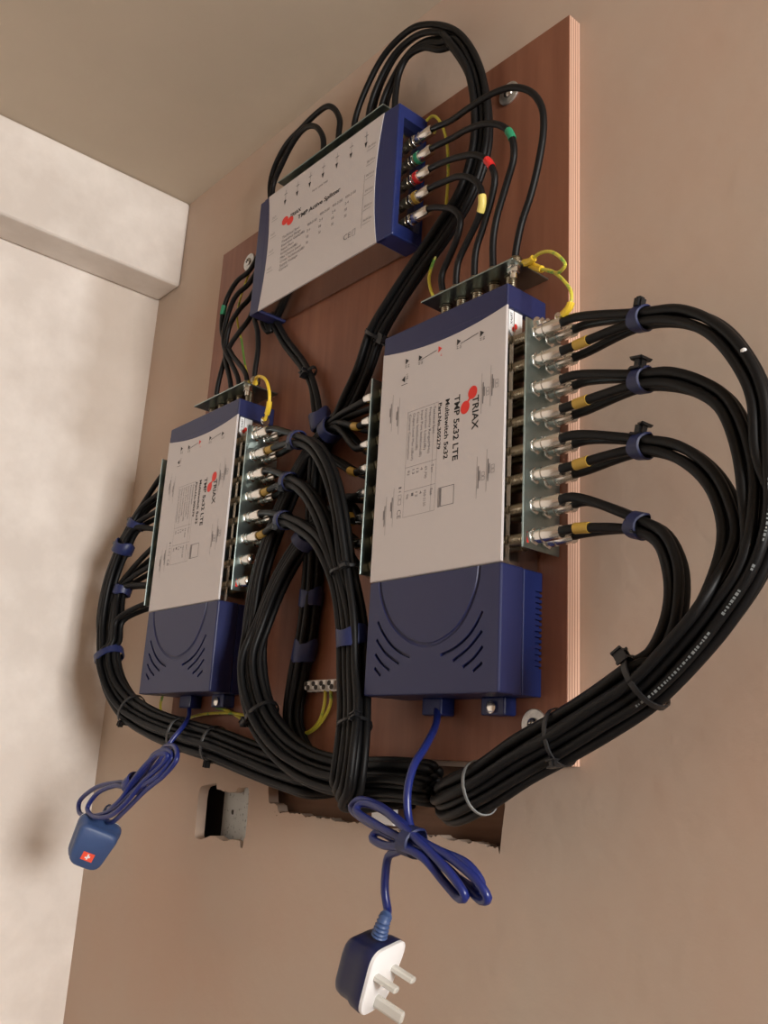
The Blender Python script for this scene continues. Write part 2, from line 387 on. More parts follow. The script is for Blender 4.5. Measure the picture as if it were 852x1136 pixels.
# ------------------------------------------------------------------ multiswitch
def multiswitch(X0, w, ZB, side_off, label, tops, rowz, small):
    k = w / 148.
    X = lambda lx: X0 + lx * k
    Z = lambda lz: lz - 47 + ZB
    root = empty('multiswitch', W(X0 + w / 2, 0, ZB), label, 'multiswitch', 'multiswitches on the plywood')
    up = Vector((1, 0, 0)); d = Vector((0, 0, -1))
    LP = lambda lx, lz, h=48.: W(X(lx), h, Z(lz))
    # chassis of bright metal
    bm = new(); wbox(bm, X(4), X(144), 2, 45.5, Z(100), Z(352), .6); wbox(bm, X(2), X(146), 36, 36.6, Z(142), Z(350))
    ch = obj('chassis', bm, M['chrome'], root)
    # blue top cap
    def arc(a0, a1, n=14):
        out = []
        for i in range(n + 1):
            f = i / n; s = 4 * f * (1 - f)
            out.append((a0 + (a1 - a0) * f, 350.2 + (347.9 - 350.2) * f - 8.0 * s))
        return out
    bm = new(); wbox(bm, X(0), X(148), 0, 47, Z(347), Z(367), 1.2)
    prism(bm, [W(X(x), 44, Z(z)) for x, z in [(0.3, 356)] + [(x, z) for x, z in arc(.3, 147.7)] + [(147.7, 356)]], W(0, 2.9, 0) - W(0, 0, 0))
    obj('top_cap', bm, M['blue'], root)
    # silver white front label panel
    bm = new(); prism(bm, [W(X(x), 45.6, Z(z)) for x, z in [(0, 141.5), (148, 141.5)] + list(reversed(arc(0, 148)))], W(0, 1.9, 0) - W(0, 0, 0))
    es = [e for e in bm.edges if abs(e.verts[0].co.y - e.verts[1].co.y) < 1e-6 and e.verts[0].co.y < -(T + .047)]
    bmesh.ops.bevel(bm, geom=es, offset=.0005, segments=2, affect='EDGES')
    lab = obj('front_label', bm, M['label'], root)
    h = 47.55
    # printing: reads downwards
    bm = new()
    text(bm, 'TRIAX', LP(114.2, 279, h), d, up, .0285, .0066, True)
    text(bm, 'TMP 5x32 LTE', LP(93.8, 285, h), d, up, .0555, .0060, True)
    text(bm, 'Multiswitch 5x32', LP(83.5, 284.5, h), d, up, .0515, .0046, True)
    text(bm, 'Part.No.305279', LP(75.4, 283.5, h), d, up, .0405, .0036, True)
    obj('printed_name', bm, M['ink'], lab)
    bm = new()
    rows = ['Technical Spec', 'Frequency Range(MHz)', 'Insertion Loss(dB)', 'Input Port Isolation(dB)', 'Cross Isolation(dB)', 'Output Level Max (dBuV)', 'Current Consumption']
    ln = [24, 40, 36, 41, 34, 42, 40]
    for i, (s, l) in enumerate(zip(rows, ln)):
        text(bm, s, LP(69.4 - i * 5.0, 282.5, h), d, up, l / 1000, .0027)
    for zc, col in ((232, ['Terr', '47-790', '4', '12', '13', '92']), (211.5, ['Sat', '950-2150', '4', '12', '1', '96'])):
        for i, s in enumerate(col): text(bm, s, LP((72.0, 64.4, 59.4, 54.4, 49.4, 43.4)[i] - 2.6, zc, h), d, up, .0026 * len(s) * .62 + .001, .0027)
    text(bm, 'CE', LP(30.3, 199.5, h), d, up, .0075, .0048)
    for i, s in enumerate('14'): text(bm, s, LP(30.8, 219.5 - i * 3.2, h), d, up, .0015, .0035)
    nv = Vector((0, -1, 0))
    for (lz0, lz1) in ((285, 235), (235, 214.3), (214.3, 192)):
        pass
    for lx in (75.2, 70.2, 37.8):
        strip(bm, LP(lx, 285, h), LP(lx, 192, h), .00022, up, nv)
    for lz in (285, 235, 214.3, 192):
        strip(bm, LP(37.8, lz, h), LP(75.2, lz, h), .00025, d, nv)
    for a0, a1 in ((212.5, 208.8), (208, 204)):   # box and circle marks beside CE
        strip(bm, LP(31, a0, h), LP(34.5, a0, h), .0003, d, nv); strip(bm, LP(31, a1, h), LP(34.5, a1, h), .0003, d, nv)
        strip(bm, LP(31, a0, h), LP(31, a1, h), .0003, up, nv); strip(bm, LP(34.5, a0, h), LP(34.5, a1, h), .0003, up, nv)
    # framed approval mark
    for q0, q1 in ((79, 96.5),):
        for lx in (q0, q1): strip(bm, LP(lx, 209.5, h), LP(lx, 194, h), .0005, up, nv)
        for lz in (209.5, 194): strip(bm, LP(q0, lz, h), LP(q1, lz, h), .0005, d, nv)
        for j in range(3): strip(bm, LP(80.3 + j * .95, 209, h), LP(80.3 + j * .95, 194.4, h), .00055, up, nv)
    # connector diagrams near the corners
    for cx_, cz_, sgn in ((133, 283, 1), (123.5, 279, 1), (17, 290, -1), (26, 285, -1), (131, 214, 1), (121, 210, 1), (16, 197, -1), (25, 203, -1)):
        strip(bm, LP(cx_, cz_ + 17, h), LP(cx_, cz_ - 17, h), .00028, up, nv)
        for dd, a, b in ((1.6, 9, -9), (3.0, 5, -3)):
            strip(bm, LP(cx_ + sgn * dd, cz_ + a, h), LP(cx_ + sgn * dd, cz_ + b, h), .0009, up, nv)
        if sgn > 0:
            for j in (-3, .5):
                strip(bm, LP(cx_ + 5, cz_ + j, h), LP(cx_ + 8, cz_ + j, h), .0003, d, nv)
                strip(bm, LP(cx_ + 5, cz_ + j + 2.8, h), LP(cx_ + 8, cz_ + j + 2.8, h), .0003, d, nv)
                strip(bm, LP(cx_ + 5, cz_ + j + 2.8, h), LP(cx_ + 5, cz_ + j, h), .0003, up, nv)
                strip(bm, LP(cx_ + 8, cz_ + j + 2.8, h), LP(cx_ + 8, cz_ + j, h), .0003, up, nv)
    obj('printed_table', bm, M['grey_ink'], lab)
    bm = new()     # input arrows under the cap
    for lx, lz in ((122, 331), (96, 332), (50, 332), (33, 334)):
        bm.faces.new([bm.verts.new(LP(lx - 2, lz + 3.2, h + .1)), bm.verts.new(LP(lx - 2, lz - 2.5, h + .1)), bm.verts.new(LP(lx + 2.4, lz + .4, h + .1))])
        text(bm, 'H', LP(lx - 2.2, lz - 3.5, h), d, up, .0022, .0022); text(bm, 'Hi', LP(lx + 1.2, lz - 3.5, h), d, up, .0026, .0022)
    for lx in (122, 74):
        strip(bm, LP(lx - 24, 330, h), LP(lx - 4, 333, h), .0006, d, nv)
    bm.faces.new([bm.verts.new(LP(27, 318, h + .1)), bm.verts.new(LP(31.5, 321, h + .1)), bm.verts.new(LP(31.5, 315, h + .1))])
    text(bm, 'LTE', LP(33, 322, h), d, up, .005, .0022); strip(bm, LP(27, 313, h), LP(35, 313, h), .0005, d, nv)
    obj('input_arrows', bm, M['ink'], lab)
    bm = new()
    bm.faces.new([bm.verts.new(LP(72, 336, h + .1)), bm.verts.new(LP(72, 330, h + .1)), bm.verts.new(LP(76.4, 333, h + .1))])
    text(bm, 'V', LP(74.5, 328, h), d, up, .0022, .0022)
    obj('red_arrow', bm, M['red'], lab)
    bm = new()
    for (cx_, cz_) in ((113.8, 282.6), (105.9, 271.8)):
        dv = (d * .9 - up * .3).normalized()
        ellipse(bm, LP(cx_, cz_, h), .0056, .0049, dv, Vector((0, -1, 0)).cross(dv), .00016)
    strip(bm, LP(112, 279.4, h), LP(108, 275.4, h), .0022, (up + d * .5).normalized(), nv, .00014)
    obj('red_logo', bm, M['red'], lab)
    # power supply: front cover and brighter base
    bm = new(); wbox(bm, X(0), X(148), 22, 47.2, Z(47), Z(141), 1.6, 3)
    cv = obj('power_supply_cover', bm, M['blue'], root)
    c = new(); hd = 48.
    arcp = [(12.6, 142), (15.5, 130), (22.9, 115), (34, 101.5), (48.8, 91.5), (62, 86.5), (76.4, 84.5), (91, 88), (104.3, 95), (114, 105), (122.2, 120), (125.5, 131), (126.5, 142)]
    tube(c, catmull([W(X(x), 47.8, Z(z)) for x, z in arcp], .004), .0021, 8)
    def slot_(p, wd=1.25):
        pts = catmull([W(X(x), 0, Z(z)) for x, z in p], .004); prevs = None
        rows_ = []
        for i, q in enumerate(pts):
            t = (pts[min(i + 1, len(pts) - 1)] - pts[max(i - 1, 0)]).normalized(); nn = t.cross(Vector((0, 1, 0))) * (wd / 1000)
            rows_.append([c.verts.new(Vector((s.x, -(T + hh / 1000), s.z))) for s, hh in ((q + nn, 44.5), (q + nn, 49), (q - nn, 49), (q - nn, 44.5))])
        for i in range(len(rows_) - 1):
            for j in range(4): c.faces.new((rows_[i][j], rows_[i][(j + 1) % 4], rows_[i + 1][(j + 1) % 4], rows_[i + 1][j]))
        c.faces.new(rows_[0]); c.faces.new(list(reversed(rows_[-1])))
    for s in (((13.2, 107.3), (21, 97), (31.7, 87), (43, 80.5), (54.5, 76.5)), ((12.8, 92.5), (25, 81), (41.9, 71.8)), ((12.2, 80.9), (20, 73.5), (30.9, 67)), ((12.2, 69.5), (20.3, 63)),
              ((130.7, 105.9), (124, 96), (115.5, 87.5), (102, 80), (88.4, 76)), ((130.7, 91.4), (118, 80), (101.8, 71)), ((131.7, 80.2), (123, 72), (112.4, 66)), ((131.6, 68.5), (122.7, 62.5))):
        slot_(s)
    cut(cv, c)
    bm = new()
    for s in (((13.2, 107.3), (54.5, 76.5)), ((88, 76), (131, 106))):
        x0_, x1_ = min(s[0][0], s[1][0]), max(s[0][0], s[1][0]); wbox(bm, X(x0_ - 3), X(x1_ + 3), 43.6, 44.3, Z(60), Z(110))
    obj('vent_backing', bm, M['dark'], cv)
    bm = new(); wbox(bm, X(.6), X(147.4), 0, 21.8, Z(47.5), Z(140.5), 1.)
    bs = obj('power_supply_base', bm, M['blue_side'], root)
    c = new()
    for i in range(14): wbox(c, X(144.5), X(150), -1, 8, Z(68 + i * 4.3), Z(70 + i * 4.3))
    cut(bs, c)
    # bottom fixings
    bm = new(); wbox(bm, X(100), X(124), 0, 14, Z(34), Z(48), 1.5)
    tb = obj('mounting_tab', bm, M['blue_side'], root)
    bm = new(); lathe(bm, [(0, .0048), (.002, .0048), (.003, .003)], W(X(112), 14, Z(40)), YB, 18); obj('screw', bm, M['nickel'], tb, smooth=True)
    bm = new(); wbox(bm, X(37), X(59), 0, 16, Z(34), Z(48), 1.5); obj('cord_clip', bm, M['blue_side'], root)
    # side sticker
    bm = new(); x = X(148) + .15
    prism(bm, [W(X(144.2), y, Z(z)) for y, z in ((41.5, 347), (26, 347), (26, 330), (30, 325.5), (36, 325), (41.5, 330))], W(1.0, 0, 0) - W(0, 0, 0))
    st = obj('side_sticker', bm, M['white'], root)
    bm = new(); xx = X(144.2) + 1.0
    text(bm, 'TRIAX', W(xx, 37.6, Z(345)), d, Vector((0, -1, 0)), .0105, .0024, True, lift=-.00015)
    obj('sticker_text', bm, M['ink'], st)
    bm = new()
    for hh, lz in ((33.6, 334.2), (36.0, 331.0)):
        ellipse(bm, W(xx + .15, hh, Z(lz)), .0024, .0019, Vector((0, 0, 1)), Vector((0, -1, 0)), 0)
    obj('sticker_logo', bm, M['red'], st)
    # earthing plates: two upright at the sides, one flat above
    for sgn, tilt in ((1, 0), (-1, 0)):
        xs = X(148) if sgn > 0 else X(0)
        xp = xs + sgn * side_off
        bm = new(); wbox(bm, min(xp, xp + sgn * 1.4), max(xp, xp + sgn * 1.4), 1.5, 43 if sgn > 0 else 46.5, Z(rowz[-1] - 9), Z(rowz[0] + 11), .3)
        ep = obj('earthing_plate', bm, M['galv'], root)
        bm = new()
        for rz in rowz:
            for hh in (33, 18):
                p = new(); port_bm(p, W(xs - sgn * 4 * k, hh, Z(rz)), (sgn, 0, 0), (side_off + 4) / 1000., (side_off + 7) / 1000.)
                obj('port', p, M['port'], root, smooth=True)
        bm.free()
        if sgn > 0:
            bm = new(); o_ = W(xp + 1.4, 30, Z(rowz[0] + 7.5))
            lathe(bm, [(0, .0072), (.0016, .0072), (.0018, .004), (.003, .004)], o_, (1, 0, 0), 20); hexnut(bm, o_, Vector((1, 0, 0)), .0018, .0065, .0055)
            lathe(bm, [(.0065, .003), (.011, .003)], o_, (1, 0, 0), 12)
            obj('earthing_bolt', bm, M['nickel'], ep, smooth=True)
            bm = new(); strip(bm, W(xp + 1.45, 37, Z(rowz[-1] - 5)), W(xp + 1.45, 37, Z(rowz[-1] + 3)), .0035, Vector((0, -1, 0)), Vector((1, 0, 0)))
            obj('red_mark', bm, M['red'], ep)
    tz, tx0, tx1 = tops
    bm = new(); wbox(bm, tx0, tx1, .8, 46, tz, tz + 1.4, .3); tp = obj('earthing_plate', bm, M['galv'], root)
    for i in range(5):
        p = new(); zt = Z(366.5)
        port_bm(p, W(tx1 - 18 - i * (tx1 - tx0 - 30) / 4., 26, zt), (0, 0, 1), (tz - zt) / 1000., (tz - zt + 4) / 1000.); obj('port', p, M['port'], root, smooth=True)
    bm = new(); o_ = W(tx1 - 7, 36, tz)
    lathe(bm, [(0, .0058), (.0012, .0058), (.0014, .0035)], o_, (0, 0, -1), 18); hexnut(bm, o_, Vector((0, 0, -1)), .0012, .006, .0052); lathe(bm, [(.006, .003), (.011, .003)], o_, (0, 0, -1), 12)
    obj('earthing_bolt', bm, M['nickel'], tp, smooth=True)
    return root, X, Z
ROW = [322 - 23.2 * i for i in range(8)]
msR, XRf, ZRf = multiswitch(-171, 148, 47, 15, 'larger nearer multiswitch box with silver label and navy ends, right on the board', (387, -126, -20), ROW, False)
msL, XLf, ZLf = multiswitch(-571, 155, 56.5, 15, 'smaller looking farther multiswitch box with silver label and navy ends, left on the board', (394, -522, -412), ROW, True)
def row_z(i, left): return (ROW[i] + 9.5) if left else ROW[i]

# ------------------------------------------------------------------ active splitter
def splitter():
    x0, x1, z0, z1, D = -428., -180., 483., 631., 39.
    root = empty('active_splitter', W((x0 + x1) / 2, 0, z0), 'landscape splitter box with silver label and navy ends near the top of the board', 'splitter')
    X = lambda l: x0 + l
    Z = lambda l: z0 + l
    bm = new(); wbox(bm, X(10), X(238), 2, 37.6, Z(2), Z(146), .6); obj('chassis', bm, M['chrome'], root)
    def edge(a, s):     # curved boundary between label and cap: l at height z
        return [(a + s * 4 * f * (1 - f), 148 * f) for f in [i / 12 for i in range(13)]]
    for nm, a, b, bow, out in (('left', 0, 18.5, 8., -1), ('right', 248, 225, -8., 1)):
        bm = new(); x_in = b
        wbox(bm, min(X(a), X(x_in)), max(X(a), X(x_in)), 0, D, Z(0), Z(148), 1.6)
        prism(bm, [W(X(l), D - 3, Z(z)) for l, z in edge(b, bow)] + [W(X((a + b) / 2), D - 3, Z(148)), W(X((a + b) / 2), D - 3, Z(0))], W(0, 2.9, 0) - W(0, 0, 0))
        cp = obj('end_cap', bm, M['blue_side'] if nm == 'right' else M['blue'], root)
        if nm == 'right':
            c = new(); wbox(c, X(232), X(252), 4, 32, Z(14), Z(134)); cut(cp, c)
            bm = new(); wbox(bm, X(231), X(232.3), 4.5, 31.5, Z(15), Z(133)); obj('port_panel', bm, M['chrome'], cp)
        else:
            c = new(); wbox(c, X(-4), X(12), 7, 29, Z(17), Z(131)); cut(cp, c)
    bm = new(); prism(bm, [W(X(l), 37.8, Z(z)) for l, z in edge(18.5, 8.)] + [W(X(l), 37.8, Z(z)) for l, z in reversed(edge(225, -8.))], W(0, 1.6, 0) - W(0, 0, 0))
    lab = obj('front_label', bm, M['label'], root)
    h = 39.5; d = Vector((1, 0, 0)); up = Vector((0, 0, 1)); nv = Vector((0, -1, 0))
    L = lambda lx, lz: W(X(lx), h, Z(lz))
    bm = new()
    text(bm, 'TRIAX', L(68, 97.6), d, up, .021, .0045, True)
    text(bm, 'TMP Active Splitter', L(84, 88.6), d, up, .076, .0052, True)
    for i, lx in enumerate((54.7, 78.1, 101.8, 125.8, 150, 174, 198.6)):
        bm.faces.new([bm.verts.new(L(lx - 2.2, 127) + nv * .0002), bm.verts.new(L(lx, 120.5) + nv * .0002), bm.verts.new(L(lx + 2.2, 127) + nv * .0002)])
    obj('printed_name', bm, M['ink'], lab)
    bm = new()
    for lx in (54.7, 78.1, 101.8, 125.8, 150, 174, 198.6): strip(bm, L(lx, 127), L(lx, 140), .0004, d, nv); strip(bm, L(lx - 3, 135), L(lx + 3, 135), .0008, up, nv)
    for i, s in enumerate(('Technical Spec', 'Frequency Range', 'Insertion Gain(dB)', 'Input Port', 'Isolation(dB)', 'Max Output Level', 'Cross Isolation(dB)', 'Supply Voltage', 'Current')):
        text(bm, s, L(56, 76 - i * 5.1), d, up, .0024 * len(s), .0032)
    for j in range(4):
        for i in range(4): text(bm, ('950-2150', '2-4', '18', '30')[i], L(104 + j * 22, 74 - i * 7.4 - (3 if j == 0 else 0)), d, up, (.017, .006, .004, .004)[i], .0032)
    text(bm, 'CE', L(172, 24), d, up, .0115, .0062)
    strip(bm, L(186, 23.5), L(186, 30.5), .0004, d, nv); strip(bm, L(190.5, 23.5), L(190.5, 30.5), .0004, d, nv); strip(bm, L(186, 30.5), L(190.5, 30.5), .0004, up, nv); strip(bm, L(186, 23.5), L(190.5, 23.5), .0004, up, nv)
    for z_ in (118, 100, 84, 66, 48, 32): text(bm, 'IN H Lo', L(203, z_), d, up, .012, .0026); strip(bm, L(201, z_ - 3), L(214, z_ - 3), .0004, up, nv)
    for z_ in (112, 90, 68, 46): text(bm, 'OUT', L(31, z_), d, up, .008, .0026); strip(bm, L(30, z_ - 3), L(42, z_ - 3), .0004, up, nv)
    strip(bm, L(200, 88), L(200, 26), .0004, d, nv); text(bm, 'Input Level max', L(108, 112), d, up, .028, .0026)
    obj('printed_table', bm, M['grey_ink'], lab)
    bm = new()
    for cx_, cz_ in ((58.5, 98.5), (69, 93.8)): ellipse(bm, L(cx_, cz_), .0062, .0052, d, up, .00016)
    strip(bm, L(61, 97.2), L(66.5, 95), .0022, up, nv, .00014)
    obj('red_logo', bm, M['red'], lab)
    bm = new(); wbox(bm, -392, -204, 1, 41, 641, 642.4, .3); obj('earthing_plate', bm, M['galv'], root)
    for i in range(8):
        p = new(); port_bm(p, W(-385 + i * 24., 22, 630), (0, 0, 1), .011, .015); obj('port', p, M['port'], root, smooth=True)
    for i in range(5):
        for s in (1, -1):
            p = new(); zz = 595 - 22.3 * i
            o_ = W(x1 - 15, 18, zz) if s > 0 else W(x0 + 11, 18, zz)
            port_bm(p, o_, (s, 0, 0), 0, .016 if s > 0 else .012); hexnut(p, o_, Vector((s, 0, 0)), .009, .0145, .0062); obj('port', p, M['port'], root, smooth=True)
splitter()

# ------------------------------------------------------------------ cables
R = .0034
def sub(pts, d0, d1):
    out = []; s = 0
    for i in range(1, len(pts)):
        a, b = pts[i - 1], pts[i]; l = (b - a).length
        for t in ((d0 - s) / l, (d1 - s) / l):
            if 0 <= t < 1: out.append((s + t * l, a.lerp(b, t)))
        if d0 < s + l < d1: out.append((s + l, b))
        s += l
    out.sort(key=lambda q: q[0])
    return [p for _, p in out]
def nearest_len(pts, q):
    s = 0; best = (9, 0)
    for i in range(1, len(pts)):
        s += (pts[i] - pts[i - 1]).length
        dd = (pts[i] - q).length
        if dd < best[0]: best = (dd, s)
    return best[1]
def cable(pts, label, group, r=R, start_plug=None, end_plug=None, marks=(), mt='rubber', name='coaxial_cable', cat='cable', plug_len=.027, step=.006):
    pts = catmull(pts, step)
    if r > .0030:   # keep clear of the plywood where it runs over it
        for p in pts:
            if -.585 < p.x < .008 and Z0 - .002 < p.z < Z0 + .645 and p.y > -(T + r + .0004): p.y = -(T + r + .0004)
    bm = new(); tube(bm, pts, r, 10)
    o = tag(obj(name, bm, M[mt], smooth=True, angle=60), label, cat, group)
    if start_plug: connector(o, *start_plug, plug_len)
    if end_plug: connector(o, *end_plug, plug_len)
    for where, ln, m_ in marks:
        s = nearest_len(pts, where) if isinstance(where, Vector) else where
        q = sub(pts, max(0, s - ln / 2), s + ln / 2)
        if len(q) > 1:
            b2 = new(); tube(b2, q, r + .0006, 12); obj('marker_tape', b2, M[m_], o, smooth=True, angle=60)
    return o, pts
def hexpack(n, pitch, asp=1.):
    c = []
    for j in range(-8, 9):
        for i in range(-8, 9):
            a = (i + (j % 2) * .5) * pitch; b = j * pitch * .87
            c.append((a, b))
    c.sort(key=lambda q: (q[0] / asp) ** 2 + q[1] ** 2 + 1e-9 * q[0])
    c = c[:n]; ma = sum(q[0] for q in c) / n; mb = sum(q[1] for q in c) / n
    return [(a - ma, b - mb) for a, b in c]
def follow(center, offs, jit=.0006):
    """centre line (world points) shifted by (a in the board's plane, b towards the room)"""
    out = []
    n = len(center)
    for i, p in enumerate(center):
        t = (center[min(i + 1, n - 1)] - center[max(i - 1, 0)]).normalized()
        t2, nn, bb_ = frame(t, Vector((0, 1, 0)))
        out.append(p + nn * (offs[0] + random.uniform(-jit, jit)) + Vector((0, -1, 0)) * (offs[1] + random.uniform(-jit, jit)))
    return out
def CL(pts): return [Q(*p) for p in pts]
def band(c, t, ra, rb, wd, th, m_, name, label, cat, group, knob=None, tilt=0., ko=0.):
    """strap around a bundle: c centre, t direction of the cables, ra in plane, rb towards the room"""
    t2, n_, b_ = frame(t, Vector((0, 1, 0)))
    b_ = Vector((0, -1, 0)); b_ = (b_ - t2 * b_.dot(t2)).normalized()
    if tilt: 
        rot = Matrix.Rotation(tilt, 3, b_); t2 = rot @ t2; n_ = rot @ n_
    bm = new(); N = 28; rows_ = []
    for k in range(N):
        a = 2 * PI * k / N; ca, sa = math.cos(a), math.sin(a)
        e = .95
        x = ra * math.copysign(abs(ca) ** e, ca); y = rb * math.copysign(abs(sa) ** e, sa)
        w_ = wd * (1 + .12 * math.sin(3 * a + ra * 900)); sh = wd * .12 * math.sin(2 * a + 1)
        q = []
        for s_, tt in ((-.5, 0), (-.42, th), (.42, th), (.5, 0)):
            f = 1 + tt / max(ra, rb)
            q.append(bm.verts.new(c + n_ * (x + (tt * ca)) + b_ * (y + tt * sa) + t2 * (w_ * s_ + sh)))
        rows_.append(q)
    for k in range(N):
        for j in range(4):
            bm.faces.new((rows_[k][j], rows_[k][(j + 1) % 4], rows_[(k + 1) % N][(j + 1) % 4], rows_[(k + 1) % N][j]))
    bmesh.ops.recalc_face_normals(bm, faces=bm.faces)
    o = tag(obj(name, bm, M[m_], smooth=True, angle=50), label, cat, group)
    if knob:
        kc = c + n_ * (knob[0] * (ra + th)) + b_ * (knob[1] * (rb + th))
        bm = new(); s_ = knob[2] / 1000.
        bmesh.ops.create_cube(bm, size=1.)
        rotm = Matrix((t2, n_, b_)).transposed()
        for v in bm.verts: v.co = kc + rotm @ Vector((v.co.x * s_ * .9, v.co.y * s_ * 1.1, v.co.z * s_))
        bmesh.ops.bevel(bm, geom=bm.edges[:], offset=s_ * .22, segments=2, affect='EDGES')
        obj('lock', bm, M['blacktie'], o, smooth=True)
    return o
def ext(pk):
    return max(abs(q[0]) for q in pk) * .96 + R + .0004, max(abs(q[1]) for q in pk) * .9 + R + .0003
ORD = ['top', 'second', 'third', 'fourth', 'fifth', 'sixth', 'seventh', 'bottom']
SLOTX = lambda x, z: Vector((x, .012, Z0 + z / 1000.))

# A: sixteen cables from the right side of the larger multiswitch, one wide loop back under the board
random.seed(21)
GA = [
 [(711, 354, 33), (755, 351, 38), (792, 365, 42), (822, 396, 45), (843, 440, 46), (849, 505, 46)],
 [(712, 422, 33), (745, 421, 36), (778, 430, 38), (805, 449, 40), (826, 492, 42), (833, 545, 44)],
 [(712, 495, 31), (752, 501, 34), (787, 526, 36), (806, 560, 38), (812, 600, 40)],
 [(708, 583, 28), (735, 597, 30), (748, 627, 32), (751, 662, 34), (744, 697, 36), (728, 728, 38)]]
MA = [(838, 572, 46), (824, 620, 46), (790, 675, 45), (757, 716, 44), (716, 757, 43), (668, 790, 43), (622, 818, 43), (582, 841, 43), (535, 872, 41), (500, 888, 30)]
JOIN = [0, 1, 2, 4]
packA = sorted(hexpack(16, 7.3e-3, 1.3), key=lambda q: -q[0])
SL = [(-.160, -30)]
gA = 'coaxial cables looping from the right side of the larger multiswitch'
for g in range(4):
    p4 = packA[4 * g:4 * g + 4]; p4 = sorted(p4, key=lambda q: -q[1])
    for q in range(4):
        row = 2 * g + (q // 2 if True else 0); back = q % 2
        # front sockets get the room-side places
        row = 2 * g + (0 if q in (0, 2) else 1); back = 0 if q < 2 else 1
        hh = 18 if back else 33
        o_ = W(-6.4, hh, row_z(row, False)); end = W(20, hh, row_z(row, False))
        go = ((3.6e-3 if row % 2 == 0 else -3.6e-3), (3.5e-3 if not back else -3.5e-3))
        mo = p4[q]
        c1 = CL(GA[g]); c2 = CL(MA[JOIN[g]:])
        pts = [end - Vector((.004, 0, 0)), end + Vector((.010, 0, .0006))] + follow(c1, go) + follow(c2, mo)
        pts.append(SLOTX(-.150 - .012 * random.random(), -30 + mo[1] * 400))
        marks = [(.022, .012, 'ytape')] if (row % 2 == 1 and not back) else ()
        ob, pp = cable(pts, f"black coaxial cable, {'rear' if back else 'front'} socket, {ORD[row]} row, right side of the larger multiswitch", gA, start_plug=(o_, Vector((1, 0, 0))), marks=marks)
        if row == 0 and not back:
            # pale print along the jacket and one white fleck
            def dashes(s0, s1, nm):
                bm = new(); s = s0; random.seed(5)
                while s < s1:
                    l = random.uniform(.0008, .002)
                    sg = sub(pp, s, s + l)
                    if len(sg) > 1:
                        tt = (sg[-1] - sg[0]).normalized(); v = (CAM - sg[0]); v = (v - tt * v.dot(tt)).normalized()
                        sd = tt.cross(v); c0 = v * (R + .00015)
                        w_ = random.uniform(.0004, .0009)
                        bm.faces.new([bm.verts.new(sg[0] + c0 - sd * w_), bm.verts.new(sg[-1] + c0 - sd * w_), bm.verts.new(sg[-1] + c0 + sd * w_), bm.verts.new(sg[0] + c0 + sd * w_)])
                    s += l + random.uniform(.0006, .0016) + (.012 if random.random() < .06 else 0)
                if bm.faces: obj(nm, bm, M['grey_ink2'], ob)
            M['grey_ink2'] = mat('pale_print', (.20, .22, .225), .6)
            L_ = nearest_len(pp, Q(840, 540, 46)); dashes(L_, L_ + .16, 'printed_marking')
            sg = sub(pp, nearest_len(pp, Q(820, 382, 45)), nearest_len(pp, Q(820, 382, 45)) + .006)
            bm = new(); vv = (CAM - sg[0]).normalized(); bmesh.ops.create_icosphere(bm, subdivisions=2, radius=1., matrix=Matrix.Translation(sg[len(sg) // 2] + vv * (R - .0002)) @ Matrix.Diagonal((.0022, .0012, .0018, 1))); obj('white_fleck', bm, M['white'], ob)
for i, (g, u, v, hh) in enumerate(((0, 711, 354, 33), (1, 712, 422, 33), (2, 712, 495, 31), (3, 708, 583, 28))):
    band(Q(u, v, hh), Q(*GA[g][1]) - W(20, 25, row_z(2 * g, False) - 11), .0082, .0080, .0105, .0012, 'bluetape', 'cable_strap', f'blue strap around four black cables right of the board, {("topmost", "second from the top", "third from the top", "lowest of the four")[i]}', 'cable strap', 'blue straps on the cables right of the board', knob=(1.1 if i < 3 else -.2, .4, 8))
band(Q(716, 757, 43), Q(*MA[3]) - Q(*MA[5]), *ext(packA), .004, .0012, 'blacktie', 'cable_tie', 'black cable tie round the thick loop of cables right of the board', 'cable tie', 'cable ties on the thick right hand loop', knob=(.95, .55, 6))
band(Q(622, 818, 43), Q(*MA[5]) - Q(*MA[7]), *ext(packA), .003, .001, 'blacktie', 'cable_tie', 'thin black cable tie where the thick loop crosses the plywood edge', 'cable tie', 'cable ties on the thick right hand loop', knob=(-.9, .7, 5), tilt=-.25)
M['clear'] = mat('clear_nylon', (.20, .21, .21), .2)
band(Q(533, 874, 41), Q(*MA[7]) - Q(*MA[8]), *ext(packA), .0022, .001, 'clear', 'cable_tie', 'pale translucent cable tie at the lower end of the thick loop, below the plywood', 'cable tie', 'cable ties on the thick right hand loop', tilt=-.2)

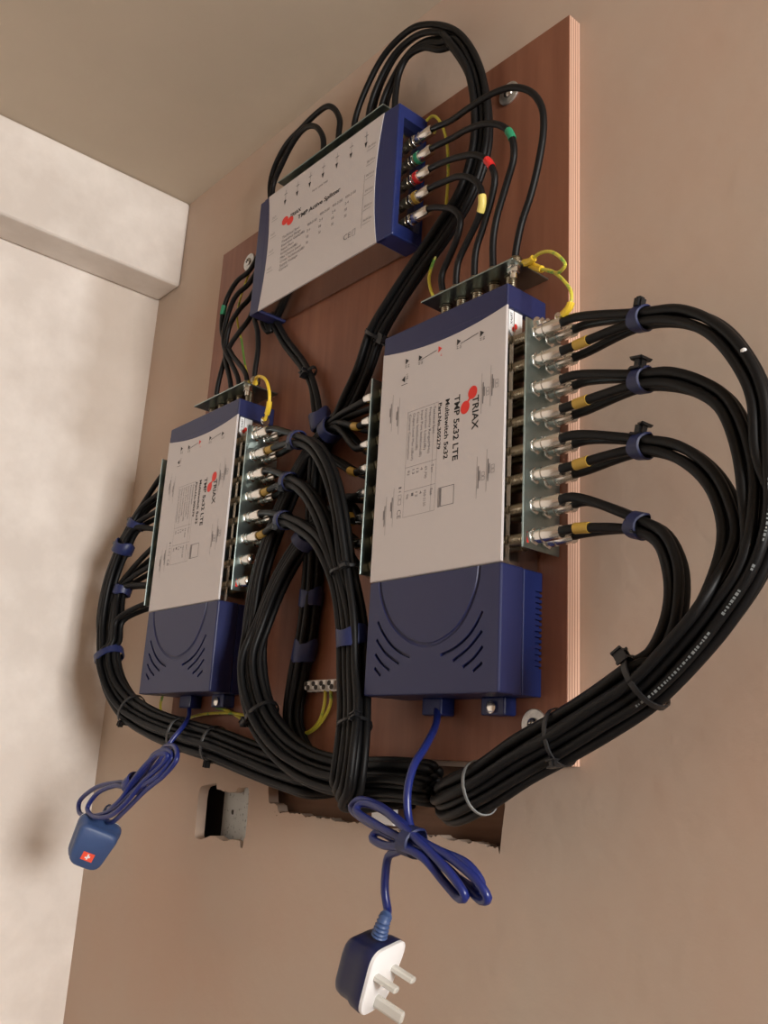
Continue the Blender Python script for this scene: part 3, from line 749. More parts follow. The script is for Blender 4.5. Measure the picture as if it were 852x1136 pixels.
# D: sixteen cables from the left side of the smaller multiswitch
random.seed(22)
GD = [[(160, 566, 36), (150, 585, 41), (136, 610, 46), (123, 645, 50), (115, 690, 52)],
      [(150, 636, 34), (136, 655, 40), (130, 690, 46), (127, 712, 48)]]
MD = [(121, 729, 50), (126, 757, 47), (142, 784, 41), (168, 802, 35), (206, 817, 27), (240, 827, 23), (284, 845, 16), (322, 859, 9), (350, 866, 3)]
packD = sorted(hexpack(16, 7.3e-3, 1.4), key=lambda q: q[0])
gD = 'coaxial cables from the left side of the smaller multiswitch'
for row in range(8):
    for back in (0, 1):
        g = 0 if row < 4 else 1; hh = 18 if back else 33
        zz = row_z(row, True); o_ = W(-587.4, hh, zz); end = W(-602, hh, zz)
        j = sorted(packD[2 * row:2 * row + 2], key=lambda q: -q[1])[back]
        go = ((3 - 2 * (row % 4)) * -1.9e-3, (4.2e-3 if not back else -4.2e-3))
        c1 = CL(GD[g]); 
        if row in (2, 3): c1 = c1[1:]
        if row in (5, 6, 7): c1 = c1[1:]
        if row == 7: c1 = c1[1:]
        pts = [end + Vector((.004, 0, 0)), end + Vector((-.006, 0, -.002))] + follow(c1, go) + follow(CL(MD), j)
        pts.append(SLOTX(pts[-1].x + .02, -30))
        cable(pts, f"black coaxial cable, {'rear' if back else 'front'} socket, {ORD[row]} row, left side of the smaller multiswitch", gD, start_plug=(o_, Vector((-1, 0, 0))), plug_len=.013)
gs = 'blue straps on the cables left of the board'
band(Q(151.5, 582, 40.5), Q(160, 566, 36) - Q(136, 610, 46), .010, .010, .010, .0014, 'bluetape', 'cable_strap', 'blue strap highest on the cables left of the board, with a black knob', 'cable strap', gs, knob=(1.15, .3, 8))
band(Q(137, 608, 46), Q(150, 585, 41) - Q(123, 645, 50), .0125, .0115, .015, .0014, 'bluetape', 'cable_strap', 'crumpled wide blue strap, second down on the cables left of the board', 'cable strap', gs, knob=(1.15, .3, 8))
band(Q(136, 655, 40), Q(150, 636, 34) - Q(130, 690, 46), .010, .010, .012, .0014, 'bluetape', 'cable_strap', 'blue strap third down on the cables left of the board, on the inner bunch', 'cable strap', gs)
band(Q(121, 728, 50), Q(116, 690, 52) - Q(126, 757, 47), *ext(packD), .009, .0014, 'bluetape', 'cable_strap', 'blue strap around the whole bundle beside the smaller multiswitch power supply', 'cable strap', gs)
gt = 'black ties along the bundle under the smaller multiswitch'
band(Q(146, 788, 40), Q(126, 757, 47) - Q(168, 802, 35), *ext(packD), .004, .001, 'blacktie', 'cable_tie', 'black cable tie at the lower left bend of the left bundle', 'cable tie', gt, knob=(.9, .5, 4.5))
band(Q(200, 815, 28), Q(168, 802, 35) - Q(240, 826, 31), *ext(packD), .004, .001, 'blacktie', 'cable_tie', 'black cable tie just under the smaller multiswitch, by its blue lead', 'cable tie', gt, knob=(1.0, .2, 4.5))
band(Q(238, 826, 23), Q(206, 817, 31) - Q(284, 845, 30), *ext(packD), .004, .001, 'blacktie', 'cable_tie', 'black cable tie with its lock hanging down, above the square wall hole', 'cable tie', gt, knob=(1.05, .3, 4.5))

# B: sixteen cables from the left side of the larger multiswitch, looping behind and down to the left
random.seed(23)
GB = [[(372, 474, 16), (345, 503, 16), (325, 540, 18), (306, 585, 24), (290, 635, 30), (281, 685, 34)],
      [(385, 560, 18), (358, 580, 20), (338, 600, 22), (312, 642, 28), (292, 690, 34)]]
MB_ = [(280, 738, 38), (290, 792, 37), (317, 831, 35), (350, 853, 31), (395, 864, 26), (445, 866, 24), (480, 871, 18)]
packB = sorted(hexpack(16, 7.1e-3, 1.3), key=lambda q: q[0])
gB = 'coaxial cables from the left side of the larger multiswitch'
for row in range(8):
    for back in (0, 1):
        g = 0 if row < 4 else 1; hh = 18 if back else 33
        zz = row_z(row, False); o_ = W(-187.4, hh, zz); end = W(-210, hh, zz)
        j = sorted(packB[2 * row:2 * row + 2], key=lambda q: -q[1])[back]
        go = ((3 - 2 * (row % 4)) * -1.9e-3, (4e-3 if not back else -4e-3))
        c1 = CL(GB[g])
        if row == 3: c1 = c1[1:]
        if row in (6, 7): c1 = c1[1:]
        pts = [end + Vector((.004, 0, 0)), end + Vector((-.008, 0, -.001 if row < 2 else (.004 if row > 5 else 0)))] + follow(c1, go) + follow(CL(MB_), j)
        pts.append(SLOTX(-.180 - .01 * random.random(), -29))
        marks = [(.018, .012, 'ytape')] if (row % 2 == 1 and not back) else ()
        cable(pts, f"black coaxial cable, {'rear' if back else 'front'} socket, {ORD[row]} row, left side of the larger multiswitch", gB, start_plug=(o_, Vector((-1, 0, 0))), plug_len=.022, marks=marks)
band(Q(366, 478, 16), Q(372, 474, 16) - Q(345, 503, 16), .0125, .0105, .012, .0014, 'bluetape', 'cable_strap', 'crumpled blue strap between the two multiswitches, high up where bundles cross', 'cable strap', 'blue straps between the multiswitches')
band(Q(338, 600, 22), Q(358, 580, 20) - Q(312, 642, 28), .0125, .0105, .012, .0014, 'bluetape', 'cable_strap', 'dim blue strap low behind the arched cables between the multiswitches', 'cable strap', 'blue straps between the multiswitches')
band(Q(290, 793, 37), Q(280, 738, 38) - Q(317, 831, 35), *ext(packB), .004, .001, 'blacktie', 'cable_tie', 'black cable tie at the foot of the loop between the two multiswitches', 'cable tie', gt, knob=(.6, .8, 5))

# C: twelve cables from the right side of the smaller multiswitch, arching over and down
random.seed(24)
GC = [[(330, 488, 38), (349, 496, 44), (366, 525, 48), (377, 570, 47), (385, 625, 43)],
      [(321, 534, 38), (341, 547, 44), (359, 580, 47), (374, 630, 44)],
      [(315, 577, 38), (339, 587, 44), (358, 605, 47), (374, 645, 44)]]
MC = [(391, 690, 38), (393, 745, 38), (394, 790, 46), (391, 835, 56), (386, 868, 57), (384, 884, 46)]
packC = sorted(hexpack(12, 6.8e-3, 1.0), key=lambda q: -q[0])
gC = 'coaxial cables arching from the right side of the smaller multiswitch'
xp = XLf(148) + 15 + 1.4
for row in range(6):
    for back in (0, 1):
        g = row // 2; hh = 18 if back else 33
        zz = row_z(row, True); o_ = W(xp, hh, zz); end = W(xp + 26, hh, zz)
        j = sorted(packC[2 * row:2 * row + 2], key=lambda q: -q[1])[back]
        go = ((3.5e-3 if row % 2 == 0 else -3.5e-3), (3.5e-3 if not back else -3.5e-3))
        cm = CL(MC)
        pts = [end - Vector((.004, 0, 0)), end + Vector((.006, 0, .0005))] + follow(CL(GC[g]), go) + follow(cm, j)
        e = pts[-1]; pts.append(Vector((e.x + .006, .004, Z0 - .033 - .004 * (row % 2))))
        marks = [(.012, .012, 'ytape')] if (row % 2 == 1 and not back) else ()
        cable(pts, f"black coaxial cable, {'rear' if back else 'front'} socket, {ORD[row]} row, right side of the smaller multiswitch", gC, start_plug=(o_, Vector((1, 0, 0))), marks=marks)
gsC = 'blue straps on the arching cables beside the smaller multiswitch'
for i, g in enumerate(GC):
    band(Q(*g[0]), Q(*g[1]) - W(-370, 25, row_z(2 * i, True) - 11), .0085, .0085, .010, .0014, 'bluetape', 'cable_strap', f'dark blue strap on four arching cables, {("top", "middle", "lowest")[i]} one right of the smaller multiswitch', 'cable strap', gsC, knob=(-.9, .8, 5))
band(Q(391.5, 708, 38), Q(*MC[0]) - Q(*MC[1]), *ext(packC), .016, .0009, 'bluetape', 'cable_strap', 'blue tape round the upright bundle beside the larger power supply', 'cable strap', gsC)
band(Q(384, 633, 43), Q(377, 600, 45) - Q(*MC[0]), *ext(packC), .003, .001, 'blacktie', 'cable_tie', 'black cable tie where the arching cables meet beside the larger multiswitch', 'cable tie', 'black ties on the upright bundle', knob=(-.8, .8, 5))
band(Q(393.5, 805, 49), Q(*MC[1]) - Q(*MC[3]), *ext(packC), .003, .001, 'blacktie', 'cable_tie', 'black cable tie on the upright bundle just right of the terminal strip', 'cable tie', 'black ties on the upright bundle', knob=(-.9, .7, 5))
# capped sockets on the two lowest rows
for row in (6, 7):
    for back in (0, 1):
        bm = new(); o_ = W(xp, 18 if back else 33, row_z(row, True))
        hexnut(bm, o_, Vector((1, 0, 0)), 0, .004, .0062)
        lathe(bm, [(.004, .0048), (.0065, .0048), (.007, .0058), (.014, .0060), (.0165, .0055), (.018, .0035), (.0185, .0012)], o_, (1, 0, 0), 18)
        tag(obj('terminator_cap', bm, M['nickel'], smooth=True), f"silver screw cap on the {'rear' if back else 'front'} socket, {'seventh' if row == 6 else 'lowest'} row, smaller multiswitch", 'end cap', 'screw caps on unused sockets of the smaller multiswitch')

# E: cables looping up out of the splitter's top and down to the slot
random.seed(25)
ME = [(505, 45, 20), (525, 78, 18), (534, 122, 16), (533, 168, 15), (518, 214, 15), (493, 256, 15), (465, 295, 15), (437, 337, 15), (418, 370, 14), (403, 412, 13), (385, 452, 12)]
ME2 = [(358, 490, 11), (351, 540, 11), (349, 600, 11), (346, 650, 11), (341, 700, 12), (330, 755, 12), (325, 800, 11), (335, 832, 9), (352, 848, 5)]
packE = sorted(hexpack(6, 6.9e-3, 1.3), key=lambda q: -q[0])
packE8 = sorted(hexpack(8, 6.9e-3, 1.1), key=lambda q: -q[0])
gE = 'coaxial cables looping up from the splitter and down the board'
starts = [((394, 133), [(406, 99, 22), (427, 60, 21), (455, 33, 20), (478, 27, 20)], 'leftmost and outermost'),
          ((410, 122), [(420, 92, 22), (438, 60, 21), (460, 41, 20), (484, 35, 20)], 'second from the left'),
          ((424, 115), [(437, 85, 22), (452, 62, 22), (470, 50, 21), (488, 48, 20)], 'third from the left'),
          ((439, 103), [(443, 81, 22), (452, 63, 22), (469, 53, 21), (489, 55, 20)], 'rightmost and innermost'),
          ((414, 122), [(424, 90, 14), (442, 58, 13), (464, 39, 12), (486, 36, 12)], 'behind the second, hidden at its start'),
          ((429, 113), [(440, 82, 14), (454, 59, 13), (472, 46, 12), (490, 44, 12)], 'behind the third, hidden at its start')]
for i, (x, up_, lb) in enumerate(starts):
    hh = 22 if i < 4 else 14
    p0 = Q(x[0], x[1], hh)
    pts = [Vector((p0.x, p0.y, Z0 + .641)), p0] + CL(up_) + follow(CL(ME), packE[i]) + follow(CL(ME2), packE8[i])
    pts.append(SLOTX(pts[-1].x + .012, -20 - random.random() * 6))
    cable(pts, f'black cable in tall loop above splitter, {lb}', gE)
lo2 = [[(376, 146, 21), (377, 134, 21), (371, 121, 21), (363, 118, 21), (350, 127, 20), (334, 143, 18), (318, 160, 15), (306, 182, 12), (300, 203, 10)],
       [(359, 158, 21), (357, 149, 21), (351, 141, 21), (343, 140, 20), (334, 146, 18), (324, 160, 16), (312, 184, 13), (303, 206, 11)]]
for i, u_ in enumerate(lo2):
    x = -282 if i == 0 else -306
    p0 = Q(*u_[0])
    pts = [Vector((p0.x, p0.y, Z0 + .641))] + CL(u_) + [W(-437 - 3 * i, 10, 600), W(-440 - 7 * i, 8 + 4 * i, 540), W(-436 - 8 * i, 10, 490), W(-425 - 3 * i, 10, 474)]
    pts += follow(CL([(301, 357, 9), (318, 382, 9), (336, 405, 10), (346, 425, 11), (352, 455, 11)]), (3.4e-3 * (1 - 2 * i), 0)) + follow(CL(ME2), packE8[6 + i])
    pts.append(SLOTX(pts[-1].x + .012, -24))
    cable(pts, ('black coaxial cable in the taller of the two left loops above the splitter', 'black coaxial cable in the lower of the two left loops above the splitter')[i], gE)
band(Q(345, 413, 10), Q(336, 405, 10) - Q(352, 455, 11), .0072, .0045, .004, .001, 'blacktie', 'cable_tie', 'black cable tie on the slim pair of cables below the splitter', 'cable tie', 'black ties on slim bundles over the plywood', knob=(.5, 1.1, 6))
band(Q(417, 372, 14), Q(437, 337, 15) - Q(403, 412, 13), .0125, .0095, .004, .001, 'blacktie', 'cable_tie', 'black cable tie on the diagonal bundle left of the larger multiswitch top', 'cable tie', 'black ties on slim bundles over the plywood', knob=(-1.1, .2, 7))
for (u, v, h_, t_, wd, lb) in ((356, 468, 12, (352, 455, 11, 358, 490, 11), .02, 'blue tape on the bundle end just above the crossing, between the boxes'), (345, 664, 11, (346, 650, 11, 341, 700, 12), .017, 'upper blue tape on the upright bundle behind the loop between the boxes'), (338, 722, 12, (341, 700, 12, 330, 755, 12), .02, 'lower blue tape on the upright bundle behind the loop between the boxes')):
    band(Q(u, v, h_), Q(*t_[:3]) - Q(*t_[3:]), .0118, .0102, wd, .0009, 'bluetape', 'cable_strap', lb, 'cable strap', 'blue tape on the upright bundle between the boxes')

# F: five short cables from the splitter's right end to the top of the larger multiswitch
random.seed(26)
FP = [[(500, 134, 28), (520, 120, 36), (544, 105, 42), (568, 97, 42), (589, 102, 40), (601, 119, 38), (603, 143, 36), (598, 178, 34), (589, 216, 32), (578, 250, 30)],
      [(502, 153, 28), (518, 144, 36), (541, 137, 42), (559, 141, 42), (568, 153, 42), (570, 174, 40), (562, 204, 36), (551, 242, 32), (547, 268, 30)],
      [(500, 177, 32), (511, 174, 38), (529, 172, 42), (543, 181, 42), (549, 197, 40), (545, 221, 36), (536, 252, 32), (528, 278, 30)],
      [(499, 199, 32), (508, 196, 38), (523, 198, 42), (533, 209, 42), (535, 226, 40), (530, 244, 36), (517, 271, 32), (508, 292, 30)],
      [(497, 231, 30), (504, 233, 34), (511, 244, 36), (508, 261, 34), (500, 282, 30), (490, 306, 28)]]
FM = [None, (567, 151, 42, 'greentape', .011), (543, 181, 42, 'redtape', .011), (535, 226, 40, 'paleyellow', .014), None]
gF = 'coaxial cables from the splitter to the top of the larger multiswitch'
desc = ['the longest, arching over a washer', 'with green tape', 'with red tape', 'with pale yellow tape', 'the shortest, no tape']
pm = [None, 'greentape', 'redtape', 'ytape', None]
for i in range(5):
    zz = 595 - 22.3 * i; o_ = W(-180, 18, zz)
    xe = (-34, -58, -80, -102, -118)[i]
    pts = [o_ + Vector((.020, 0, 0)), o_ + Vector((.029, -.001, .0))] + CL(FP[i]) + [W(xe, 27, 400), W(xe, 26, 389)]
    mk = [(Q(*FM[i][:3]), FM[i][4], FM[i][3])] if FM[i] else []
    ob, pp = cable(pts, f'black cable, splitter right end to larger multiswitch, {desc[i]}', gF, r=.0030, start_plug=(o_ + Vector((.001, 0, 0)), Vector((1, 0, 0))), marks=mk)
    if pm[i]:
        bm = new(); lathe(bm, [(-.0035, .0062), (.001, .0062)], o_ + Vector((.0105, 0, 0)), (1, 0, 0), 16); obj('coloured_ring', bm, M[pm[i]], ob, smooth=True)
    bm = new(); plug_bm(bm, W(xe, 26, 388.5), (0, 0, 1), .0135); obj('connector', bm, M['port'], ob, smooth=True)

# G: five short cables from the splitter's left end down to the smaller multiswitch
random.seed(27)
GP = [[(277, 300, 18), (262, 313, 22), (250, 336, 24), (246, 366, 24), (256, 391, 24)],
      [(276, 315, 20), (262, 328, 26), (252, 352, 26), (248, 380, 26)],
      [(277, 331, 20), (266, 343, 26), (255, 361, 26), (250, 392, 26)],
      [(277, 353, 20), (265, 369, 24), (254, 386, 24)],
      [(283, 352, 20), (286, 370, 24), (286, 390, 26)]]
GX = [-438, -455, -472, -503, -421]
gl = ['with green tape, outermost arc', 'second arc', 'third arc', 'running to the far left socket', 'hanging straight, rightmost']
gG = 'coaxial cables from the splitter to the top of the smaller multiswitch'
for i in range(5):
    zz = 595 - 22.3 * i; o_ = W(-428, 18, zz)
    xe = GX[i]
    st_ = [o_ + Vector((-.012, 0, 0)), o_ + Vector((-.020, 0, -.004))] if i < 4 else [W(-432, 16, 508), W(-438, 18, 492)]
    pts = st_ + CL(GP[i]) + [W(xe, 28, 414), W(xe, 26, 396)]
    mk = [(Q(247, 345, 24), .012, 'greentape')] if i == 0 else ([(.012, .010, 'ytape')] if i in (1, 2) else [])
    ob, pp = cable(pts, f'black cable from splitter left end to smaller multiswitch, {gl[i]}', gG, r=.0030, marks=mk)
    bm = new(); plug_bm(bm, W(xe, 26, 395.5), (0, 0, 1), .0135); obj('connector', bm, M['port'], ob, smooth=True)
    if i < 4:
        bm = new(); plug_bm(bm, o_ + Vector((.002, 0, 0)), (-1, 0, 0), .018); obj('connector', bm, M['nickel'], ob, smooth=True)

# ------------------------------------------------------------------ earth wires
def wire(pts, label, r=.0014, m_='yg', lug=(), sleeves=()):
    pts = catmull(pts, .003)
    bm = new(); tube(bm, pts, r, 8)
    o = tag(obj('grounding_wire', bm, M[m_], smooth=True), label, 'earth wire', 'yellow and green earth wires')
    for a, b in sleeves:
        n_ = sum((pts[i + 1] - pts[i]).length for i in range(len(pts) - 1))
        a = a if a >= 0 else n_ + a; b = b if b > 0 else n_ + b
        q = sub(pts, a, b)
        if len(q) > 1: bm = new(); tube(bm, q, .0030, 10); obj('crimp_sleeve', bm, M['yellow'], o, smooth=True)
    for c, ax in lug:
        bm = new(); lathe(bm, [(0, .0052), (.001, .0052)], c, ax, 18); obj('ring_lug', bm, M['nickel'], o, smooth=True)
    return o
tipT = W(-27, 36, 391)
wire([W(-25, 30, 391.5), Q(588, 290, 32), Q(597, 282, 34), Q(609, 279, 36), Q(621, 285, 38), Q(627, 294, 38), Q(620, 302, 34), Q(606, 300, 28)],
     'yellow and green wire curling above the larger multiswitch top plate', lug=[(W(-25, 30, 390.2), (0, 0, 1))], sleeves=[(.004, .017)])
wire([W(-20, 26, 391), Q(598, 298, 28), Q(612, 301, 30), Q(626, 312, 34), Q(634, 326, 36), Q(632, 340, 36), Q(622, 352, 34)],
     'yellow and green wire from the larger multiswitch top plate to its side plate bolt', lug=[(Q(620, 354, 33), (1, 0, 0))], sleeves=[(.004, .020), (-.014, -.003)])
wire([W(-418, 28, 396.5), Q(284, 420, 30), Q(290, 418, 36), Q(296, 424, 40), Q(299, 438, 40), Q(298, 452, 38), Q(294, 466, 34)],
     'yellow wire jumping from the smaller multiswitch top plate to its side plate', m_='yellow', r=.0018, lug=[(Q(294, 467, 33), (1, 0, 0))], sleeves=[(.001, .006), (-.022, -.008)])
wire([Q(473, 134, 8), Q(479, 129, 8), Q(486, 132, 10), Q(494, 150, 10), Q(497, 175, 10), Q(496, 214, 9), Q(490, 266, 9), Q(480, 292, 12), Q(476, 308, 18), Q(478, 322, 24), Q(481, 330, 30)],
     'long yellow and green wire from the splitter right end down to the larger multiswitch', r=.0015)
wire([Q(277, 302, 14), Q(270, 320, 16), Q(263, 350, 14), Q(268, 378, 12), Q(271, 400, 14), W(-425, 30, 398)],
     'thin yellow and green wire among the black cables left of the splitter', r=.0013)
wire([Q(181, 770, 4), Q(178, 782, 5), Q(181, 797, 6), Q(196, 800, 5), Q(222, 793, 5), Q(248, 791, 5), Q(268, 793, 5), Q(290, 802, 4), Q(318, 810, 4), Q(340, 813, 4), Q(354, 800, 5), Q(360, 780, 6), Q(361, 766, 6)],
     'yellow and green wire under the smaller multiswitch, left into the terminal strip', r=.0016)
wire([Q(240, 785, 4), Q(254, 789, 4), Q(270, 799, 3), Q(300, 815, 3), Q(330, 817, 3), Q(350, 808, 3), Q(363, 790, 4), Q(367, 778, 5), Q(367, 766, 6)],
     'yellow and green wire entering the terminal strip further right', r=.0016)
# terminal strip
tr = empty('terminal_strip', Q(363, 768, 0), 'small white screw terminal strip on the plywood between the boxes', 'terminal strip')
bm = new(); wbox(bm, -304, -256, 0, 7, 57, 68, .8)
for i in range(4): wbox(bm, -302 + i * 12, -293 + i * 12, 6, 12, 58.5, 66.5, 1.2)
hb = obj('housing', bm, M['white'], tr, smooth=True)
for i in range(4):
    bm = new(); lathe(bm, [(0, .0024), (.0006, .0024)], W(-299.5 + i * 12, 12, 64), YB, 12); lathe(bm, [(0, .0024), (.0006, .0024)], W(-295.5 + i * 12, 12, 60.5), YB, 12); obj('screw', bm, M['dark'], tr)
    bm = new(); lathe(bm, [(0, .002), (.0006, .002)], W(-297.5 + i * 12, 3.5, 57), (0, 0, -1), 12); obj('wire_entry', bm, M['dark'], tr)

# ------------------------------------------------------------------ mains leads
def rounded_poly(w, h, taper, r, n=5):
    """plug outline in its own plane: w wide, h high, narrower by taper at the top (+y)"""
    c = [(w / 2 * taper, -h / 2), (w / 2, h / 2), (-w / 2, h / 2), (-w / 2 * taper, -h / 2)]
    out = []
    for i in range(4):
        p = Vector(c[i]); a = (Vector(c[i - 1]) - p).normalized(); b = (Vector(c[(i + 1) % 4]) - p).normalized()
        p0 = p + a * r; p1 = p + b * r
        for k in range(n + 1):
            t = k / n; out.append((p0 * (1 - t) ** 2 + p * 2 * t * (1 - t) + p1 * t * t))
    return out
def loft(bm, secs):
    rings = [[bm.verts.new(p) for p in s] for s in secs]; n = len(rings[0])
    for i in range(len(rings) - 1):
        for k in range(n): bm.faces.new((rings[i][k], rings[i][(k + 1) % n], rings[i + 1][(k + 1) % n], rings[i + 1][k]))
    bm.faces.new(rings[0]); bm.faces.new(list(reversed(rings[-1])))
    bmesh.ops.recalc_face_normals(bm, faces=bm.faces)
def camdir(r, d, f):   # direction given as right, down, away for someone standing where the photo was taken
    v = Vector((r, d, f)).normalized(); return Vector((AX.dot(v), AY.dot(v), AZ.dot(v)))
def plug(parent, c, up, pins, mbody, face_m, sticker, w=.046, hgt=.048, earth_up=False, depth=.024):
    up = up.normalized(); pins = (pins - up * pins.dot(up)).normalized(); x = up.cross(pins)
    P3 = lambda q, d_: c + x * q.x + up * q.y + pins * d_
    pol = rounded_poly(w, hgt, .74, .012)
    cen = lambda s: [Vector((p.x * s, p.y * s)) for p in pol]
    bm = new()
    loft(bm, [[P3(p, d_) for p in cen(s)] for d_, s in ((-depth, .78), (-depth + .002, .86), (-depth + .006, .90), (-.012, .90), (-.009, .97), (-.0015, 1.0), (-.001, .99))])
    b = obj('plug_body', bm, mbody, parent, smooth=True, angle=50)
    bm = new(); loft(bm, [[P3(p, d_) for p in cen(s)] for d_, s in ((-.001, .985), (.0012, .985), (.0018, .955))])
    obj('plug_face', bm, face_m, b, smooth=True, angle=40)
    for (px_, py_, sx, sy, ln) in ((-.011, .005, .0032, .002, .0185), (.011, .005, .0032, .002, .0185), (0, -.0145, .002, .004, .0235)):
        bm = new(); secs = []
        for d_, s in ((.0015, 1), (ln - .001, 1), (ln, .7)):
            secs.append([P3(Vector((px_ + a * sx * s, py_ + bb2 * sy * s)), d_) for a, bb2 in ((-1, -.6), (-.6, -1), (.6, -1), (1, -.6), (1, .6), (.6, 1), (-.6, 1), (-1, .6))])
        loft(bm, secs); obj('pin', bm, M['pinwhite'], b)
    if sticker:
        bm = new(); n_ = -pins
        def S(a, b_): return c + x * a + up * (b_ - .008) - pins * (depth + .0003)
        bm.faces.new([bm.verts.new(S(a, b_)) for a, b_ in ((-.0062, -.0045), (.0062, -.0045), (.0062, .0045), (-.0062, .0045))])
        stk = obj('red_sticker', bm, M['orange'], b)
        bm = new()
        for a0, a1, b0, b1 in ((-.0008, .0008, -.003, .003), (-.0025, -.0005, -.0008, .0012), (.0005, .0026, -.002, -.0004)):
            bm.faces.new([bm.verts.new(S(a, b_) - pins * .0002) for a, b_ in ((a0, b0), (a1, b0), (a1, b1), (a0, b1))])
        obj('sticker_mark', bm, M['white'], stk)
    return b
def lead(label, pts, r, plug_args, knot, boot_len=.016):
    root = empty('mains_lead', pts[0], label, 'mains lead', 'blue mains leads with plugs')
    cp = catmull(pts, .004)
    bm = new(); tube(bm, cp, r, 10); obj('cord', bm, M['bluepvc'], root, smooth=True, angle=60)
    n_ = sum((cp[i + 1] - cp[i]).length for i in range(len(cp) - 1))
    q = sub(cp, n_ - boot_len, n_ + 1)
    if q[-1] != cp[-1]: q.append(cp[-1])
    q = catmull(q[::2] if len(q) > 6 else q, .0008)
    bm = new(); tube(bm, q, .004, 12, rfun=lambda f: .0036 + .0016 * f + (.0007 if int(f * 14) % 2 else 0)); obj('strain_relief', bm, M['plugblue'], root, smooth=True, angle=50)
    plug(root, *plug_args)
    return root, cp
# right-hand lead
cR = Q(422, 1085, 96)
upR = camdir(.30, -.95, -.02)
pinR = camdir(.74, .42, -.52); pinR = (pinR - upR * pinR.dot(upR)).normalized()
pts = [Q(484, 776, 10), Q(485, 788, 14), Q(484, 802, 26), Q(472, 828, 62), Q(458, 852, 84), Q(452, 880, 92), Q(454, 912, 92), Q(464, 934, 94),
       Q(492, 946, 98), Q(520, 960, 100), Q(534, 980, 98), Q(528, 986, 94), Q(505, 972, 94), Q(470, 944, 98), Q(430, 924, 100), Q(402, 908, 98), Q(390, 895, 96), Q(397, 888, 94), Q(418, 893, 94), Q(440, 908, 98),
       Q(466, 932, 101), Q(500, 952, 102), Q(530, 978, 102), Q(541, 996, 100), Q(534, 999, 97), Q(518, 984, 97), Q(480, 950, 101), Q(448, 932, 103), Q(416, 914, 102), Q(395, 898, 100), Q(400, 892, 98), Q(424, 898, 99), Q(450, 920, 104),
       Q(478, 946, 105), Q(502, 972, 105), Q(516, 994, 103), Q(510, 997, 101), Q(494, 980, 101), Q(470, 952, 106), Q(446, 940, 106), Q(424, 937, 104), Q(413, 929, 102), Q(418, 923, 100), Q(436, 930, 100), Q(450, 938, 98), Q(442, 944, 95), Q(431, 950, 93),
       Q(428, 965, 93), Q(427, 990, 92), Q(430, 1012, 92), cR + upR * .036 - pinR * .010, cR + upR * .0235 - pinR * .010]
ldR, _ = lead('blue mains lead in a loose coil with a white faced plug hanging below', pts, .0029,
     (cR, upR, camdir(.74, .42, -.52), M['plugdark'], M['white'], False, .045, .046), None)
kc = Q(458, 934, 99)
bm = new(); 
tN, nN, bN = frame(Q(492, 946, 98) - Q(430, 924, 100), Vector((0, 1, 0)))
band(kc, Q(492, 946, 98) - Q(430, 924, 100), .0088, .0098, .0105, .0012, 'bluetape', 'cable_strap', 'navy tape wrapped round the coiled lead of the larger multiswitch', 'cable strap', 'tape on the coiled mains leads')
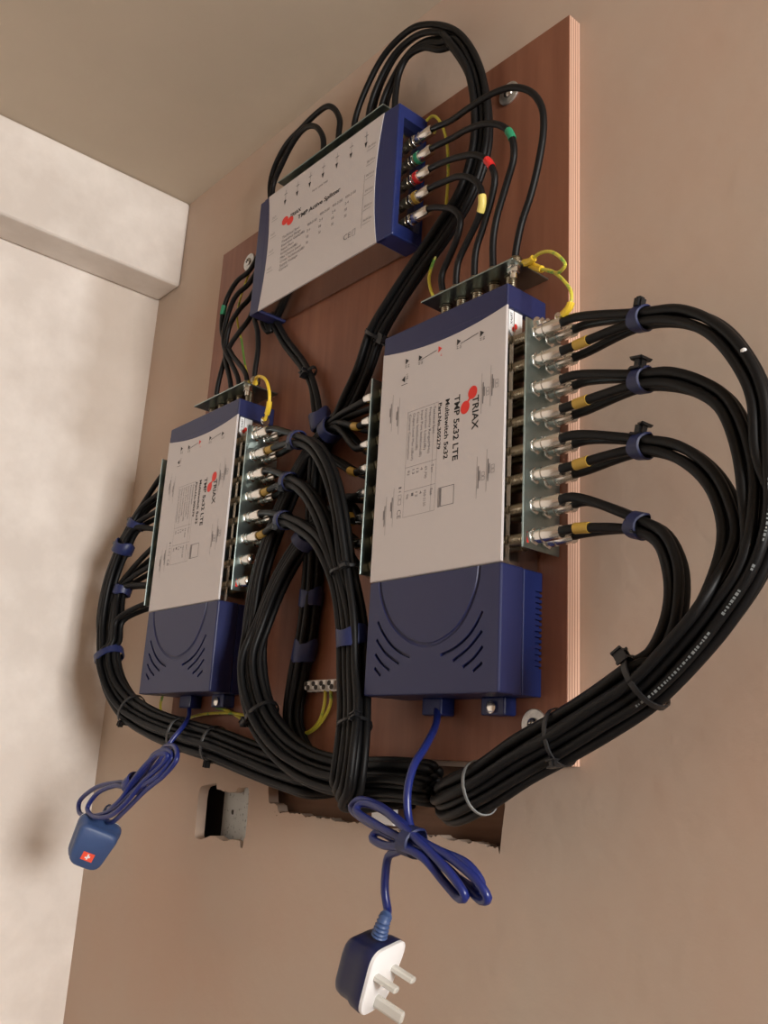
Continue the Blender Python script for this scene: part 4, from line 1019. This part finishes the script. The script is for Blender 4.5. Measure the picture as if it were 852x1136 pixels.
# left-hand lead
cL = Q(103, 931, 84)
upL = camdir(.46, -.87, .0)
pts = [Q(209, 778, 10), Q(210, 790, 14), Q(203, 806, 40), Q(190, 822, 52), Q(175, 846, 62), Q(152, 870, 70), Q(130, 893, 76), Q(118, 908, 78), Q(124, 912, 82), Q(138, 900, 84), Q(160, 878, 84), Q(184, 858, 82), Q(196, 842, 80), Q(195, 830, 76),
       Q(184, 828, 74), Q(170, 843, 76), Q(154, 866, 80), Q(132, 868, 84), Q(106, 874, 88), Q(88, 890, 90), Q(88, 901, 92), Q(106, 905, 94), Q(128, 896, 92), Q(150, 876, 88), Q(178, 858, 84), Q(191, 840, 80), Q(184, 832, 78),
       Q(170, 838, 80), Q(158, 858, 84), Q(146, 872, 88), Q(126, 872, 90), Q(106, 882, 93), Q(97, 896, 96), Q(104, 906, 98), Q(124, 904, 96), Q(142, 888, 92), Q(158, 868, 88), Q(180, 848, 84), Q(186, 838, 84), Q(176, 836, 86), Q(160, 850, 88), Q(146, 868, 90), Q(136, 884, 92), Q(122, 898, 92),
       cL + upL * .036 + Vector((0, 0, 0)), cL + upL * .024]
ldL, _ = lead('blue mains lead bunched in tight loops with a blue plug bearing a red sticker', pts, .0025,
     (cL, upL, camdir(-.36, .10, 1.), M['plugblue'], M['white'], True, .050, .050), None)
band(Q(149, 870, 82), Q(175, 846, 62) - Q(130, 893, 76), .0095, .0105, .012, .0012, 'bluepvc', 'cable_strap', 'blue tape wrapped round the bunched lead of the smaller multiswitch', 'cable strap', 'tape on the coiled mains leads')

# ------------------------------------------------------------------ light
wd_ = bpy.data.worlds.new('World'); SC.world = wd_; wd_.use_nodes = True
bg = wd_.node_tree.nodes['Background']; bg.inputs[0].default_value = (.80, .88, 1., 1); bg.inputs[1].default_value = 1.2
def area(name, loc, rot, sx, sy, e, col):
    l = bpy.data.lights.new(name, 'AREA'); l.shape = 'RECTANGLE'; l.size = sx; l.size_y = sy; l.energy = e; l.color = col
    o = bpy.data.objects.new(name, l); COL.objects.link(o); o.location = loc; o.rotation_euler = rot; return o
area('window_daylight', (XR + .08, (wy0 + wy1) / 2, (wz0 + wz1) / 2), (0, PI / 2, 0), wz1 - wz0, wy1 - wy0, 90, (1., .985, .96))

# ------------------------------------------------------------------ camera
cam = bpy.data.cameras.new('camera'); co = bpy.data.objects.new('camera', cam); COL.objects.link(co)
cam.sensor_fit = 'AUTO'; cam.sensor_width = 36; cam.lens = F / 1136 * 36; cam.clip_start = .01
right = Vector((AX.x, AY.x, AZ.x)); down = Vector((AX.y, AY.y, AZ.y)); fwd = Vector((AX.z, AY.z, AZ.z))
m3 = Matrix((right, -down, -fwd)).transposed()
co.matrix_world = Matrix.Translation(CAM) @ m3.to_4x4()
SC.camera = co
vs = SC.view_settings
vs.view_transform = 'Standard'; vs.look = 'None'; vs.gamma = 1; vs.exposure = 0; vs.use_curve_mapping = False
SC.cycles.max_bounces = 8; SC.cycles.diffuse_bounces = 5
